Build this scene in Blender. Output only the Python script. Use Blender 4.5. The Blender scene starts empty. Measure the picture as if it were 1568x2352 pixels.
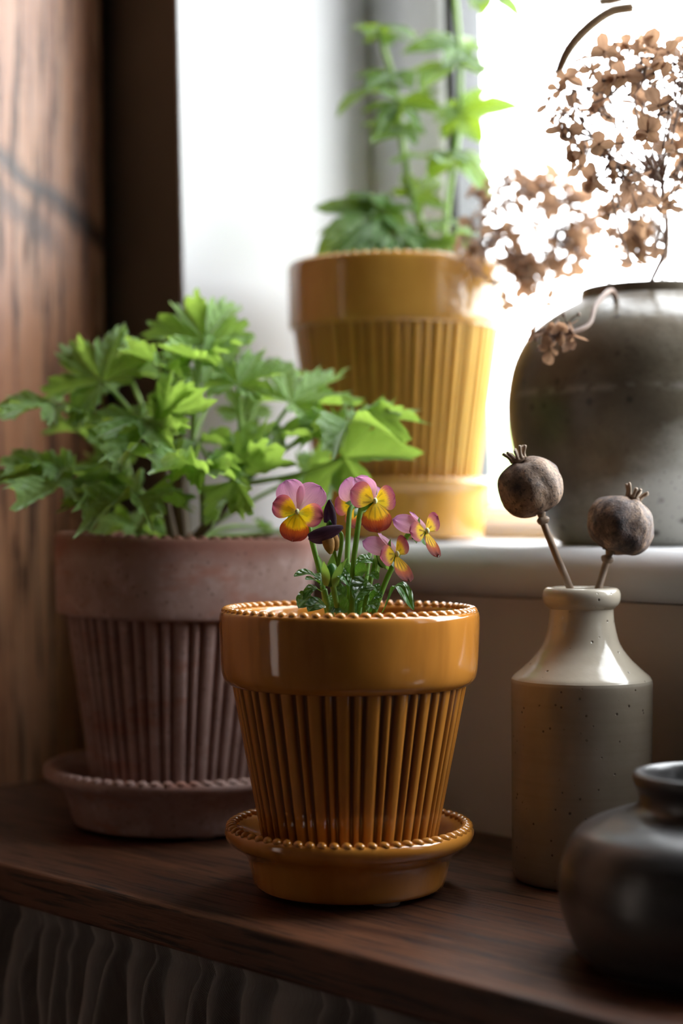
import bpy, math, random
from mathutils import Vector, Matrix, noise as mnoise
R = math.radians
PI = math.pi
TAU = 2 * math.pi
scene = bpy.context.scene
COL = scene.collection

# ------------------------------------------------------------------ camera
F_PX = 3900.0            # focal length in pixels of a 1568 x 2352 frame
EYE = 0.203              # lens height above the wooden shelf (shelf top is z = 0)
cam_d = bpy.data.cameras.new('camera')
cam = bpy.data.objects.new('camera', cam_d)
COL.objects.link(cam)
cam.location = (0, 0, EYE)
cam.rotation_euler = (R(90), 0, 0)
cam_d.sensor_fit = 'VERTICAL'
cam_d.sensor_height = 36.0
cam_d.sensor_width = 24.0
cam_d.lens = F_PX / 2352.0 * 36.0
cam_d.clip_start = 0.02
cam_d.dof.use_dof = True
cam_d.dof.focus_distance = 0.895
cam_d.dof.aperture_fstop = 3.5
scene.camera = cam

# ------------------------------------------------------------------ light
SKY = 3.2
world = bpy.data.worlds.new('overcast_sky')
scene.world = world
world.use_nodes = True
bg = world.node_tree.nodes['Background']
bg.inputs['Color'].default_value = (0.93, 0.97, 1.0, 1)
bg.inputs['Strength'].default_value = SKY
vs = scene.view_settings
vs.view_transform = 'Standard'
vs.look = 'None'
vs.gamma = 1.0
vs.use_curve_mapping = False
vs.exposure = 2.25


def P(px, py, Y):
    """world point at depth Y (metres from the lens) seen at pixel px, py"""
    return Vector(((px - 784.0) / F_PX * Y, Y, EYE - (py - 1176.0) / F_PX * Y))


# ------------------------------------------------------------------ mesh helpers
class MB:
    def __init__(self):
        self.v = []; self.f = []; self.val = {}; self.st = {}

    def grid(self, pts, rows, cols, wrap=False):
        b = len(self.v); self.v += pts
        for i in range(rows - 1):
            for j in range(cols if wrap else cols - 1):
                k = (j + 1) % cols
                self.f.append((b + i * cols + j, b + i * cols + k, b + (i + 1) * cols + k, b + (i + 1) * cols + j))
        return b

    def box(self, a, b):
        (x0, y0, z0), (x1, y1, z1) = a, b
        n = len(self.v)
        self.v += [Vector(p) for p in ((x0, y0, z0), (x1, y0, z0), (x1, y1, z0), (x0, y1, z0), (x0, y0, z1), (x1, y0, z1), (x1, y1, z1), (x0, y1, z1))]
        for q in ((0, 3, 2, 1), (4, 5, 6, 7), (0, 1, 5, 4), (1, 2, 6, 5), (2, 3, 7, 6), (3, 0, 4, 7)):
            self.f.append(tuple(n + i for i in q))
        return self

    def lathe(self, prof, n=96, fn=None):
        """prof: (r, z) or (r, z, val) rows; fn(theta, row, r) -> (dr, val)"""
        rows = len(prof); b = len(self.v); pts = []
        for i, p in enumerate(prof):
            for j in range(n):
                th = TAU * j / n
                r = p[0]; va = p[2] if len(p) > 2 else 0.0
                if fn:
                    dr, va2 = fn(th, i, r)
                    r += dr; va = max(va, va2)
                pts.append(Vector((r * math.cos(th), r * math.sin(th), p[1])))
                if va: self.val[b + len(pts) - 1] = va
        self.grid(pts, rows, n, True)
        return self

    def tube(self, path, rad, n=8, cap=True):
        m = len(path)
        if not hasattr(rad, '__len__'): rad = [rad] * m
        t0 = (path[1] - path[0]).normalized()
        a = t0.orthogonal().normalized()
        pts = []
        for i in range(m):
            t = (path[min(i + 1, m - 1)] - path[max(i - 1, 0)]).normalized()
            a = (a - t * a.dot(t)).normalized()
            c = t.cross(a)
            for j in range(n):
                th = TAU * j / n
                pts.append(path[i] + (a * math.cos(th) + c * math.sin(th)) * rad[i])
        b = self.grid(pts, m, n, True)
        if cap:
            self.f.append(tuple(b + j for j in reversed(range(n))))
            self.f.append(tuple(b + (m - 1) * n + j for j in range(n)))
        return self

    def blob(self, c, ax, rx, ry, rz, nu=10, nv=7):
        """ellipsoid, ax = 3 axis vectors"""
        b = len(self.v); pts = []
        for i in range(nv):
            ph = -PI / 2 + PI * i / (nv - 1)
            for j in range(nu):
                th = TAU * j / nu
                pts.append(c + ax[0] * (rx * math.cos(ph) * math.cos(th)) + ax[1] * (ry * math.cos(ph) * math.sin(th)) + ax[2] * (rz * math.sin(ph)))
        self.grid(pts, nv, nu, True)
        return self

    def build(self, name, mat, parent=None, smooth=True, sharp=None, loc=None, rotz=None, M=None):
        me = bpy.data.meshes.new(name)
        me.from_pydata([tuple(p) for p in self.v], [], self.f)
        if self.val:
            a = me.attributes.new('val', 'FLOAT', 'POINT')
            a.data.foreach_set('value', [self.val.get(i, 0.0) for i in range(len(self.v))])
        if self.st:
            a = me.attributes.new('st', 'FLOAT_VECTOR', 'POINT')
            flat = []
            for i in range(len(self.v)): flat += list(self.st.get(i, (0, 0, 0)))
            a.data.foreach_set('vector', flat)
        me.update()
        if smooth:
            me.polygons.foreach_set('use_smooth', [True] * len(me.polygons))
            if sharp: me.set_sharp_from_angle(angle=R(sharp))
        me.materials.append(mat)
        return obj(name, me, parent, loc, rotz, M)


def obj(name, me, parent=None, loc=None, rotz=None, M=None):
    o = bpy.data.objects.new(name, me)
    COL.objects.link(o)
    if parent: o.parent = parent
    if M is not None: o.matrix_local = M
    if loc is not None: o.location = loc
    if rotz is not None: o.rotation_euler = (0, 0, rotz)
    return o


def tag(o, label=None, cat=None, group=None, kind=None):
    if label: o['label'] = label
    if cat: o['category'] = cat
    if group: o['group'] = group
    if kind: o['kind'] = kind
    return o


def thing(name, loc, label, cat, group=None):
    o = bpy.data.objects.new(name, None)
    COL.objects.link(o)
    o.location = loc
    o.empty_display_size = 0.02
    return tag(o, label, cat, group)


def spline(pts, n=24):
    pts = [Vector(p) for p in pts]
    q = [pts[0] * 2 - pts[1]] + pts + [pts[-1] * 2 - pts[-2]]
    out = []
    segs = len(pts) - 1
    for k in range(n + 1):
        t = k / n * segs
        i = min(int(t), segs - 1); t -= i
        a, b, c, d = q[i], q[i + 1], q[i + 2], q[i + 3]
        out.append(0.5 * ((2 * b) + (c - a) * t + (2 * a - 5 * b + 4 * c - d) * t * t + (3 * b - a - 3 * c + d) * t ** 3))
    return out


def smooth_profile(prof, k=4):
    """resample a lathe profile through a spline"""
    pts = spline([Vector((p[0], 0, p[1])) for p in prof], k * (len(prof) - 1))
    return [(p.x, p.z) for p in pts]


def frame(pos, ydir, up, s=1.0):
    """matrix with local Y along ydir, local Z near up, uniform scale s"""
    y = Vector(ydir).normalized(); z = Vector(up)
    z = (z - y * z.dot(y)).normalized()
    x = y.cross(z)
    m = Matrix((x, y, z)).transposed().to_4x4()
    return Matrix.Translation(pos) @ m @ Matrix.Scale(s, 4)


# ------------------------------------------------------------------ material helpers
class NT:
    def __init__(self, name):
        self.m = bpy.data.materials.new(name)
        self.m.use_nodes = True
        self.t = self.m.node_tree
        self.b = self.t.nodes['Principled BSDF']
        self.out = self.t.nodes['Material Output']
        self._co = None

    def n(self, typ, **kw):
        x = self.t.nodes.new(typ)
        for k, v in kw.items(): setattr(x, k, v)
        return x

    def l(self, a, b): self.t.links.new(a, b)

    def put(self, sock, v):
        if hasattr(v, 'is_output'): self.l(v, sock)
        elif isinstance(v, (tuple, list)) and len(v) == 3 and sock.type == 'RGBA': sock.default_value = (*v, 1)
        else: sock.default_value = v

    def co(self, scale=(1, 1, 1), loc=(0, 0, 0), rot=(0, 0, 0), src='Object'):
        if not self._co: self._co = self.n('ShaderNodeTexCoord')
        mp = self.n('ShaderNodeMapping')
        self.l(self._co.outputs[src], mp.inputs['Vector'])
        mp.inputs['Scale'].default_value = scale
        mp.inputs['Location'].default_value = loc
        mp.inputs['Rotation'].default_value = rot
        return mp.outputs[0]

    def noise(self, vec, scale, detail=4, rough=0.55, dist=0.0):
        x = self.n('ShaderNodeTexNoise')
        self.put(x.inputs['Vector'], vec)
        x.inputs['Scale'].default_value = scale
        x.inputs['Detail'].default_value = detail
        x.inputs['Roughness'].default_value = rough
        x.inputs['Distortion'].default_value = dist
        return x.outputs['Fac']

    def voro(self, vec, scale, feature='F1'):
        x = self.n('ShaderNodeTexVoronoi', feature=feature)
        self.put(x.inputs['Vector'], vec)
        x.inputs['Scale'].default_value = scale
        return x.outputs['Distance']

    def ramp(self, fac, stops):
        x = self.n('ShaderNodeValToRGB')
        self.l(fac, x.inputs['Fac'])
        e = x.color_ramp.elements
        while len(e) < len(stops): e.new(0.5)
        for i, (p, c) in enumerate(stops):
            e[i].position = p
            if not isinstance(c, (tuple, list)): c = (c, c, c)
            e[i].color = (*c, 1)
        return x.outputs['Color']

    def mix(self, fac, a, b, mode='MIX'):
        x = self.n('ShaderNodeMix', data_type='RGBA', blend_type=mode)
        self.put(x.inputs[0], fac); self.put(x.inputs[6], a); self.put(x.inputs[7], b)
        return x.outputs[2]

    def math(self, op, a, b=0.0, c=None):
        x = self.n('ShaderNodeMath', operation=op)
        self.put(x.inputs[0], a); self.put(x.inputs[1], b)
        if c is not None: self.put(x.inputs[2], c)
        return x.outputs[0]

    def attr(self, name):
        return self.n('ShaderNodeAttribute', attribute_name=name)

    def sep(self, vec):
        x = self.n('ShaderNodeSeparateXYZ'); self.l(vec, x.inputs[0]); return x.outputs

    def comb(self, a, b, c=0.0):
        x = self.n('ShaderNodeCombineXYZ')
        self.put(x.inputs[0], a); self.put(x.inputs[1], b); self.put(x.inputs[2], c)
        return x.outputs[0]

    def bump(self, h, strength=0.3, dist=0.002):
        x = self.n('ShaderNodeBump')
        self.l(h, x.inputs['Height'])
        x.inputs['Strength'].default_value = strength
        x.inputs['Distance'].default_value = dist
        self.l(x.outputs[0], self.b.inputs['Normal'])
        return x.outputs[0]

    def set(self, color=None, rough=None, spec=None, **kw):
        if color is not None: self.put(self.b.inputs['Base Color'], color)
        if rough is not None: self.put(self.b.inputs['Roughness'], rough)
        if spec is not None: self.b.inputs['Specular IOR Level'].default_value = spec
        for k, v in kw.items(): self.put(self.b.inputs[k], v)
        return self.m

    def translucent(self, color, fac, normal=None):
        tr = self.n('ShaderNodeBsdfTranslucent')
        self.put(tr.inputs['Color'], color)
        mx = self.n('ShaderNodeMixShader')
        mx.inputs[0].default_value = fac
        self.l(self.b.outputs[0], mx.inputs[1]); self.l(tr.outputs[0], mx.inputs[2])
        self.l(mx.outputs[0], self.out.inputs['Surface'])
        return self.m


MAT = {}


def plain(name, color, rough=0.6, spec=0.5, nscale=20, namt=0.12):
    t = NT(name)
    n = t.noise(t.co(), nscale, 5)
    c = t.ramp(n, [(0.25, tuple(x * (1 - namt) for x in color)), (0.75, tuple(min(1, x * (1 + namt)) for x in color))])
    MAT[name] = t.set(c, rough, spec)
    return t


def glaze(name, light, mid, dark, rough=0.12):
    t = NT(name)
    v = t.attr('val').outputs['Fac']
    streak = t.noise(t.co((1, 1, 0.35)), 26, 4, 0.6, 0.4)
    c = t.ramp(streak, [(0.3, mid), (0.68, light)])
    run = t.noise(t.co((1, 1, 0.12), (3, 1, 0)), 60, 3)
    c = t.mix(t.ramp(run, [(0.55, 0.0), (0.8, 0.35)]), c, dark)
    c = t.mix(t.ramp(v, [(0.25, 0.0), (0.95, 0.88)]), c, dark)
    MAT[name] = t.set(c, rough, 0.5)
    t.bump(t.noise(t.co((1, 1, 0.6)), 45, 3), 0.12, 0.002)
    t.set(**{'Coat Weight': 0.6, 'Coat Roughness': 0.04})


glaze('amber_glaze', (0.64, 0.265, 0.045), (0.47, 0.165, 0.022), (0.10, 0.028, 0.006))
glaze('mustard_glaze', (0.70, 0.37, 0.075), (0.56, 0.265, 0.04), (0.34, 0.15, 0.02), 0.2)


def terracotta():
    t = NT('pink_terracotta')
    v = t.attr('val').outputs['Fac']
    n1 = t.noise(t.co(), 22, 6, 0.65)
    c = t.ramp(n1, [(0.3, (0.31, 0.185, 0.155)), (0.7, (0.44, 0.305, 0.275))])
    bloom = t.noise(t.co((1, 1, 1), (5, 2, 1)), 48, 6, 0.7)
    c = t.mix(t.ramp(bloom, [(0.5, 0.0), (0.72, 0.55)]), c, (0.62, 0.47, 0.44))
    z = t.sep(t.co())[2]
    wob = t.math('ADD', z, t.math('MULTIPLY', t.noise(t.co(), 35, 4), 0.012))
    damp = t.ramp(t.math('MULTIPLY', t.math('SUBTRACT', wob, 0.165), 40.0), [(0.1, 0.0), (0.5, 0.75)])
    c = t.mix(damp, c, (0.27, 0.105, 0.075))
    pat = t.noise(t.co((1, 1, 3), (1, 7, 2)), 16, 5, 0.6)
    c = t.mix(t.ramp(pat, [(0.58, 0.0), (0.68, 0.6)]), c, (0.36, 0.14, 0.09))
    spots = t.voro(t.co(), 150)
    c = t.mix(t.ramp(spots, [(0.08, 0.6), (0.2, 0.0)]), c, (0.12, 0.07, 0.06))
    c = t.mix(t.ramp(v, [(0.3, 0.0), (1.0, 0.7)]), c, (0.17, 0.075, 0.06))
    MAT['pink_terracotta'] = t.set(c, 0.88, 0.25)
    t.bump(t.noise(t.co(), 220, 5), 0.25, 0.001)


terracotta()


def stoneware():
    t = NT('stoneware_bottle')
    z = t.sep(t.co())[2]
    n = t.noise(t.co(), 30, 5)
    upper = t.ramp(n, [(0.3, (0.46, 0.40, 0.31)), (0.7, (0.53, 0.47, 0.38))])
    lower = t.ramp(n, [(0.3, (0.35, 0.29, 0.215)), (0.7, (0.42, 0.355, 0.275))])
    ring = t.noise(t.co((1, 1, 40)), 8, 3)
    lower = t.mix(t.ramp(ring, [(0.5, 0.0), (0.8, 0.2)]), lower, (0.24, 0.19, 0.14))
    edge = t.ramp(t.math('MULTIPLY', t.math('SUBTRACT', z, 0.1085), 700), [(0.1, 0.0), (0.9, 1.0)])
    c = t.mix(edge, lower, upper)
    pv = t.voro(t.co(), 165)
    patch = t.ramp(t.noise(t.co((1, 1, 1), (4, 4, 4)), 45, 2), [(0.40, 0.0), (0.50, 1.0)])
    pit = t.math('MULTIPLY', t.ramp(pv, [(0.07, 1.0), (0.15, 0.0)]), patch)
    c = t.mix(t.math('MULTIPLY', pit, 0.85), c, (0.07, 0.045, 0.03))
    rg = t.ramp(edge, [(0.0, 0.27), (1.0, 0.13)])
    MAT['stoneware_bottle'] = t.set(c, rg, 0.5)
    h = t.math('SUBTRACT', t.math('MULTIPLY', t.noise(t.co(), 160, 4), 0.25), pit)
    t.bump(h, 0.35, 0.0012)


stoneware()


def old_jar():
    t = NT('mottled_stoneware')
    n = t.noise(t.co(), 14, 7, 0.62)
    c = t.ramp(n, [(0.3, (0.055, 0.043, 0.030)), (0.52, (0.125, 0.104, 0.074)), (0.75, (0.23, 0.205, 0.16))])
    ash = t.noise(t.co((1, 1, 1.6), (2, 8, 3)), 11, 6, 0.6)
    x, y, z = t.sep(t.co())
    low = t.math('MULTIPLY', t.math('SUBTRACT', 0.075, z), 9.0)
    side = t.math('MULTIPLY', t.math('ADD', x, 0.01), 7.0)
    k = t.math('ADD', t.math('ADD', ash, low), side)
    c = t.mix(t.ramp(k, [(0.55, 0.0), (0.85, 0.75)]), c, (0.46, 0.45, 0.40))
    spot = t.voro(t.co(), 62)
    c = t.mix(t.ramp(spot, [(0.09, 0.85), (0.2, 0.0)]), c, (0.035, 0.028, 0.022))
    fine = t.voro(t.co((1, 1, 1), (3, 3, 3)), 260)
    c = t.mix(t.ramp(fine, [(0.1, 0.5), (0.25, 0.0)]), c, (0.06, 0.05, 0.04))
    line = t.ramp(t.math('ABSOLUTE', t.math('SUBTRACT', z, 0.097)), [(0.0006, 0.3), (0.0022, 0.0)])
    c = t.mix(t.math('MULTIPLY', line, t.ramp(t.noise(t.co(), 90, 3), [(0.45, 0.0), (0.6, 1.0)])), c, (0.5, 0.48, 0.45))
    MAT['mottled_stoneware'] = t.set(c, 0.3, 0.5)
    t.bump(t.noise(t.co(), 120, 5), 0.3, 0.0015)


old_jar()


def dark_jar():
    t = NT('charcoal_ceramic')
    n = t.noise(t.co((1, 1, 3)), 30, 6)
    c = t.ramp(n, [(0.3, (0.022, 0.021, 0.022)), (0.7, (0.06, 0.057, 0.058))])
    rub = t.noise(t.co((1, 1, 6), (2, 2, 2)), 18, 5, 0.65)
    c = t.mix(t.ramp(rub, [(0.55, 0.0), (0.75, 0.5)]), c, (0.12, 0.11, 0.11))
    MAT['charcoal_ceramic'] = t.set(c, 0.3, 0.7)
    t.bump(t.noise(t.co((1, 1, 5)), 60, 4), 0.25, 0.0015)


dark_jar()


def wood(name, dark, mid, light, rough, along=0, pores=True, sc=1.0):
    t = NT(name)
    s1 = [16 * sc] * 3; s1[along] = 1.3 * sc
    s2 = [190 * sc] * 3; s2[along] = 9 * sc
    n1 = t.noise(t.co(tuple(s1)), 2.2, 6, 0.62, 1.2)
    c = t.ramp(n1, [(0.28, dark), (0.5, mid), (0.74, light)])
    n2 = t.noise(t.co(tuple(s2)), 1.6, 4, 0.7, 0.3)
    pore = t.ramp(n2, [(0.40, 0.95), (0.50, 0.0)])
    c = t.mix(pore, c, tuple(x * 0.22 for x in dark))
    n3 = t.noise(t.co((1, 1, 1), (4, 4, 4)), 9 * sc, 5, 0.6)
    c = t.mix(t.ramp(n3, [(0.5, 0.0), (0.8, 0.45)]), c, dark)
    r = t.ramp(n2, [(0.3, min(1, rough + 0.25)), (0.5, rough)])
    MAT[name] = t.set(c, r, 0.45)
    t.bump(n2, 0.5, 0.0012)
    return t, c


wood('oak_shelf', (0.030, 0.011, 0.006), (0.082, 0.030, 0.014), (0.165, 0.066, 0.030), 0.40)
wt, wc = wood('waxed_pine', (0.24, 0.095, 0.05), (0.42, 0.195, 0.105), (0.58, 0.33, 0.20), 0.27, along=2, sc=0.55)
# the dark slanting split in the boards
_, yy, zz = wt.sep(wt.co())
d = wt.math('ADD', wt.math('SUBTRACT', zz, 0.462), wt.math('MULTIPLY', wt.math('SUBTRACT', yy, 0.735), 0.55))
d = wt.math('ADD', d, wt.math('MULTIPLY', wt.math('SUBTRACT', wt.noise(wt.co(), 26, 4), 0.5), 0.02))
split = wt.ramp(wt.math('ABSOLUTE', d), [(0.002, 0.92), (0.014, 0.0)])
wc2 = wt.mix(split, wc, (0.03, 0.02, 0.018))
d2 = wt.math('ADD', d, 0.03)
fade = wt.ramp(wt.math('MULTIPLY', wt.math('SUBTRACT', 0.79, yy), 30), [(0.2, 0.0), (0.9, 0.7)])
split2 = wt.math('MULTIPLY', wt.ramp(wt.math('ABSOLUTE', d2), [(0.003, 1.0), (0.016, 0.0)]), fade)
wc2 = wt.mix(split2, wc2, (0.05, 0.03, 0.026))
wt.set(wc2)

plain('white_paint', (0.60, 0.60, 0.615), 0.55, 0.4, 6, 0.02)
plain('cream_wall', (0.52, 0.44, 0.37), 0.7, 0.3, 9, 0.07)
MAT['cream_wall'].node_tree  # painted plaster below the sill
plain('shaded_wall', (0.10, 0.085, 0.07), 0.6, 0.35, 14, 0.12)  # wall left of the window, its shade put into the colour
plain('room_wall', (0.06, 0.05, 0.045), 0.8, 0.3, 4, 0.06)
plain('pale_room_wall', (0.30, 0.26, 0.23), 0.8, 0.3, 4, 0.06)
plain('old_ceiling', (0.14, 0.12, 0.11), 0.8, 0.3, 4, 0.06)
plain('pale_bounce', (0.66, 0.65, 0.61), 0.9, 0.2, 4, 0.1)
plain('room_floor', (0.12, 0.08, 0.055), 0.5, 0.4, 5, 0.2)
plain('upvc', (0.80, 0.80, 0.81), 0.35, 0.5, 5, 0.015)
plain('rubber', (0.06, 0.06, 0.065), 0.6, 0.4, 40, 0.1)
plain('soil', (0.035, 0.022, 0.015), 0.95, 0.2, 160, 0.5)
plain('foot_pad', (0.42, 0.38, 0.33), 0.5, 0.4, 60, 0.1)
plain('lawn', (0.22, 0.29, 0.13), 0.9, 0.2, 3, 0.25)
plain('hedge_green', (0.26, 0.34, 0.14), 0.9, 0.2, 6, 0.35)
plain('brass_rod', (0.10, 0.08, 0.06), 0.5, 0.4, 40, 0.1)


def linen():
    t = NT('grey_linen')
    st = t.attr('st').outputs['Vector']
    u, z, _ = t.sep(st)
    wob = t.math('MULTIPLY', t.noise(t.comb(t.math('MULTIPLY', u, 400), t.math('MULTIPLY', z, 400)), 0.25, 2), 2.4)
    wu = t.math('SINE', t.math('ADD', t.math('MULTIPLY', u, 5200), wob))
    wz = t.math('SINE', t.math('ADD', t.math('MULTIPLY', z, 5200), wob))
    weave = t.math('MULTIPLY', wu, wz)
    slub = t.noise(t.comb(t.math('MULTIPLY', u, 900), t.math('MULTIPLY', z, 60)), 1.0, 4, 0.6)
    c = t.ramp(slub, [(0.3, (0.43, 0.385, 0.365)), (0.7, (0.58, 0.53, 0.505))])
    c = t.mix(t.ramp(weave, [(0.0, 0.45), (0.5, 0.0)]), c, (0.09, 0.08, 0.075))
    MAT['grey_linen'] = t.set(c, 0.95, 0.15)
    t.bump(weave, 0.35, 0.0006)
    t.set(**{'Sheen Weight': 0.25, 'Sheen Roughness': 0.5})
    t.translucent((0.2, 0.18, 0.165), 0.12)


linen()


def glass():
    t = NT('window_glass')
    tr = t.n('ShaderNodeBsdfTransparent')
    gl = t.n('ShaderNodeBsdfGlossy'); gl.inputs['Roughness'].default_value = 0.0
    lw = t.n('ShaderNodeLayerWeight'); lw.inputs['Blend'].default_value = 0.5
    fr = t.math('ADD', t.math('MULTIPLY', t.math('POWER', lw.outputs['Facing'], 5.0), 0.45), 0.02)
    mx = t.n('ShaderNodeMixShader')
    t.l(fr, mx.inputs[0]); t.l(tr.outputs[0], mx.inputs[1]); t.l(gl.outputs[0], mx.inputs[2])
    t.l(mx.outputs[0], t.out.inputs['Surface'])
    MAT['window_glass'] = t.m


glass()


def leaf_mat(name, dark, light, vein, trans, tfac, rough=0.5, spec=0.35):
    t = NT(name)
    v = t.attr('val').outputs['Fac']
    oi = t.n('ShaderNodeObjectInfo')
    n = t.noise(t.co(), 3.0, 4)
    f = t.math('ADD', t.math('MULTIPLY', n, 0.75), t.math('MULTIPLY', oi.outputs['Random'], 0.35))
    c = t.ramp(f, [(0.3, dark), (0.75, light)])
    c = t.mix(t.ramp(v, [(0.2, 0.0), (1.0, 0.75)]), c, vein)
    t.set(c, rough, spec)
    h = t.math('SUBTRACT', t.math('MULTIPLY', t.noise(t.co(), 22, 3), 0.5), v)
    t.bump(h, 0.4, 0.02)
    tc = t.mix(t.ramp(v, [(0.2, 0.0), (1.0, 0.5)]), trans, tuple(x * 0.75 for x in trans))
    if name.startswith('geranium'): t.set(**{'Sheen Weight': 0.35, 'Sheen Roughness': 0.4})
    MAT[name] = t.translucent(tc, tfac)


leaf_mat('geranium_leaf', (0.095, 0.215, 0.038), (0.23, 0.41, 0.10), (0.40, 0.56, 0.26), (0.44, 0.66, 0.095), 0.42, 0.45, 0.5)
leaf_mat('ivy_leaf', (0.045, 0.13, 0.025), (0.10, 0.22, 0.045), (0.22, 0.36, 0.12), (0.32, 0.46, 0.035), 0.36, 0.32, 0.5)
leaf_mat('viola_leaf', (0.025, 0.085, 0.02), (0.06, 0.16, 0.035), (0.11, 0.24, 0.08), (0.22, 0.50, 0.04), 0.25, 0.3, 0.5)
leaf_mat('dried_sepal', (0.19, 0.108, 0.072), (0.36, 0.235, 0.165), (0.15, 0.085, 0.055), (0.50, 0.29, 0.175), 0.36, 0.75, 0.2)


def stem_mat(name, a, b, trans=None):
    t = NT(name)
    n = t.noise(t.co(), 60, 4)
    t.set(t.ramp(n, [(0.3, a), (0.7, b)]), 0.5, 0.4)
    t.bump(t.noise(t.co((1, 1, 0.2)), 300, 3), 0.3, 0.0008)
    MAT[name] = t.translucent(trans, 0.25) if trans else t.m


stem_mat('green_stem', (0.20, 0.32, 0.08), (0.32, 0.45, 0.14), (0.5, 0.7, 0.15))
stem_mat('viola_stem', (0.10, 0.22, 0.035), (0.19, 0.34, 0.07), (0.35, 0.6, 0.08))
stem_mat('woody_stem', (0.085, 0.05, 0.03), (0.17, 0.115, 0.065))
stem_mat('dry_stem', (0.20, 0.13, 0.085), (0.36, 0.26, 0.18))
stem_mat('dry_twig', (0.16, 0.10, 0.075), (0.28, 0.19, 0.15))
stem_mat('grass_awn', (0.20, 0.125, 0.065), (0.36, 0.25, 0.15), (0.5, 0.32, 0.16))


def poppy_mat():
    t = NT('poppy_capsule')
    n = t.noise(t.co((1, 1, 0.8)), 75, 7, 0.7, 0.3)
    c = t.ramp(n, [(0.38, (0.03, 0.021, 0.023)), (0.52, (0.12, 0.078, 0.062)), (0.64, (0.38, 0.25, 0.165))])
    big = t.noise(t.co((1, 1, 1), (3, 1, 2)), 45, 3)
    c = t.mix(t.ramp(big, [(0.45, 0.0), (0.68, 0.65)]), c, (0.42, 0.27, 0.17))
    sp = t.noise(t.co((1, 1, 1), (1, 5, 2)), 420, 4, 0.7)
    c = t.mix(t.ramp(sp, [(0.54, 0.0), (0.62, 0.75)]), c, (0.03, 0.022, 0.022))
    MAT['poppy_capsule'] = t.set(c, 0.6, 0.4)
    t.bump(t.math('ADD', n, t.math('MULTIPLY', sp, 0.4)), 0.5, 0.002)


poppy_mat()


def petal_mat(name, kind):
    t = NT(name)
    st = t.attr('st').outputs['Vector']
    s, a, _ = t.sep(st)
    vein = t.noise(t.comb(t.math('MULTIPLY', a, 9.0), t.math('MULTIPLY', s, 0.9)), 1.6, 4, 0.7)
    edge = t.noise(t.comb(t.math('MULTIPLY', a, 7.0), t.math('MULTIPLY', s, 2.0)), 1.8, 4, 0.7)
    wob = t.math('MULTIPLY', t.math('SUBTRACT', edge, 0.5), 0.38)
    rr = t.math('ADD', s, t.math('MULTIPLY', t.math('MULTIPLY', a, a), 0.22))
    rr = t.math('ADD', rr, wob)
    if kind == 'upper':
        c = t.ramp(s, [(0.1, (0.72, 0.42, 0.36)), (0.5, (0.70, 0.34, 0.44)), (0.9, (0.56, 0.22, 0.44)), (1.0, (0.30, 0.09, 0.30))])
        c = t.mix(t.ramp(vein, [(0.52, 0.0), (0.66, 0.55)]), c, (0.25, 0.06, 0.16))
        tc = t.mix(0.25, c, (0.95, 0.45, 0.62)); tf = 0.6
    elif kind == 'lateral':
        c = t.ramp(rr, [(0.0, (0.95, 0.82, 0.14)), (0.25, (1.0, 0.70, 0.015)), (0.50, (1.0, 0.66, 0.02)), (0.68, (0.60, 0.18, 0.13)), (0.95, (0.36, 0.075, 0.13))])
        tc = c; tf = 0.6
    elif kind == 'lower':
        c = t.ramp(rr, [(0.0, (0.95, 0.75, 0.08)), (0.2, (1.0, 0.62, 0.01)), (0.50, (1.0, 0.56, 0.01)), (0.62, (0.48, 0.085, 0.012)), (0.90, (0.17, 0.022, 0.012))])
        tc = c; tf = 0.6
    else:  # wilted
        c = t.ramp(vein, [(0.35, (0.028, 0.010, 0.026)), (0.7, (0.085, 0.035, 0.065))])
        tc = c; tf = 0.15
    if kind in ('lateral', 'lower'):
        w = t.math('SINE', t.math('MULTIPLY', a, 15.0 if kind == 'lower' else 9.0))
        on = t.ramp(w, [(0.35, 0.0), (0.7, 0.95)])
        lo, hi = (0.16, 0.56) if kind == 'lower' else (0.14, 0.42)
        inn = t.ramp(t.math('ADD', s, t.math('MULTIPLY', wob, 0.5)), [(lo - 0.05, 0.0), (lo, 1.0), (hi - 0.06, 1.0), (hi, 0.0)])
        c = t.mix(t.math('MULTIPLY', on, inn), c, (0.10, 0.018, 0.012))
    t.set(c, 0.55, 0.3)
    t.bump(vein, 0.25, 0.0008)
    MAT[name] = t.translucent(tc, tf)


for k in ('upper', 'lateral', 'lower', 'wilted'): petal_mat('petal_' + k, k)
plain('petal_ochre', (0.36, 0.20, 0.06), 0.7, 0.2, 300, 0.4)
plain('throat', (0.75, 0.78, 0.45), 0.6, 0.3, 300, 0.1)

# ------------------------------------------------------------------ the place
# The wall with the window runs at 45 degrees to the view: local x of these
# objects runs along the wall (u), local y into the wall (v).
RZ = R(-45)
WALL_V = 0.825
SILL_Z = 0.1815
U0, U1 = -0.9885, 0.10           # left and right side of the window opening
TOP = 1.50                        # head of the window
GLASS_V = 1.045


def uvw(u, v, z):
    c = math.sqrt(0.5)
    return Vector((c * (u + v), c * (v - u), z))


def lean(mb, k=0.030, z0=SILL_Z):
    for p in mb.v: p.x -= k * (p.z - z0)
    return mb


def st_obj(name, mb, mat, parent=None, smooth=False, bevel=0.0):
    o = mb.build(name, MAT[mat], parent, smooth=smooth, rotz=None if parent else RZ)
    if bevel:
        m = o.modifiers.new('bevel', 'BEVEL'); m.width = bevel; m.segments = 3; m.limit_method = 'ANGLE'
    if not parent: o['kind'] = 'structure'
    return o


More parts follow.
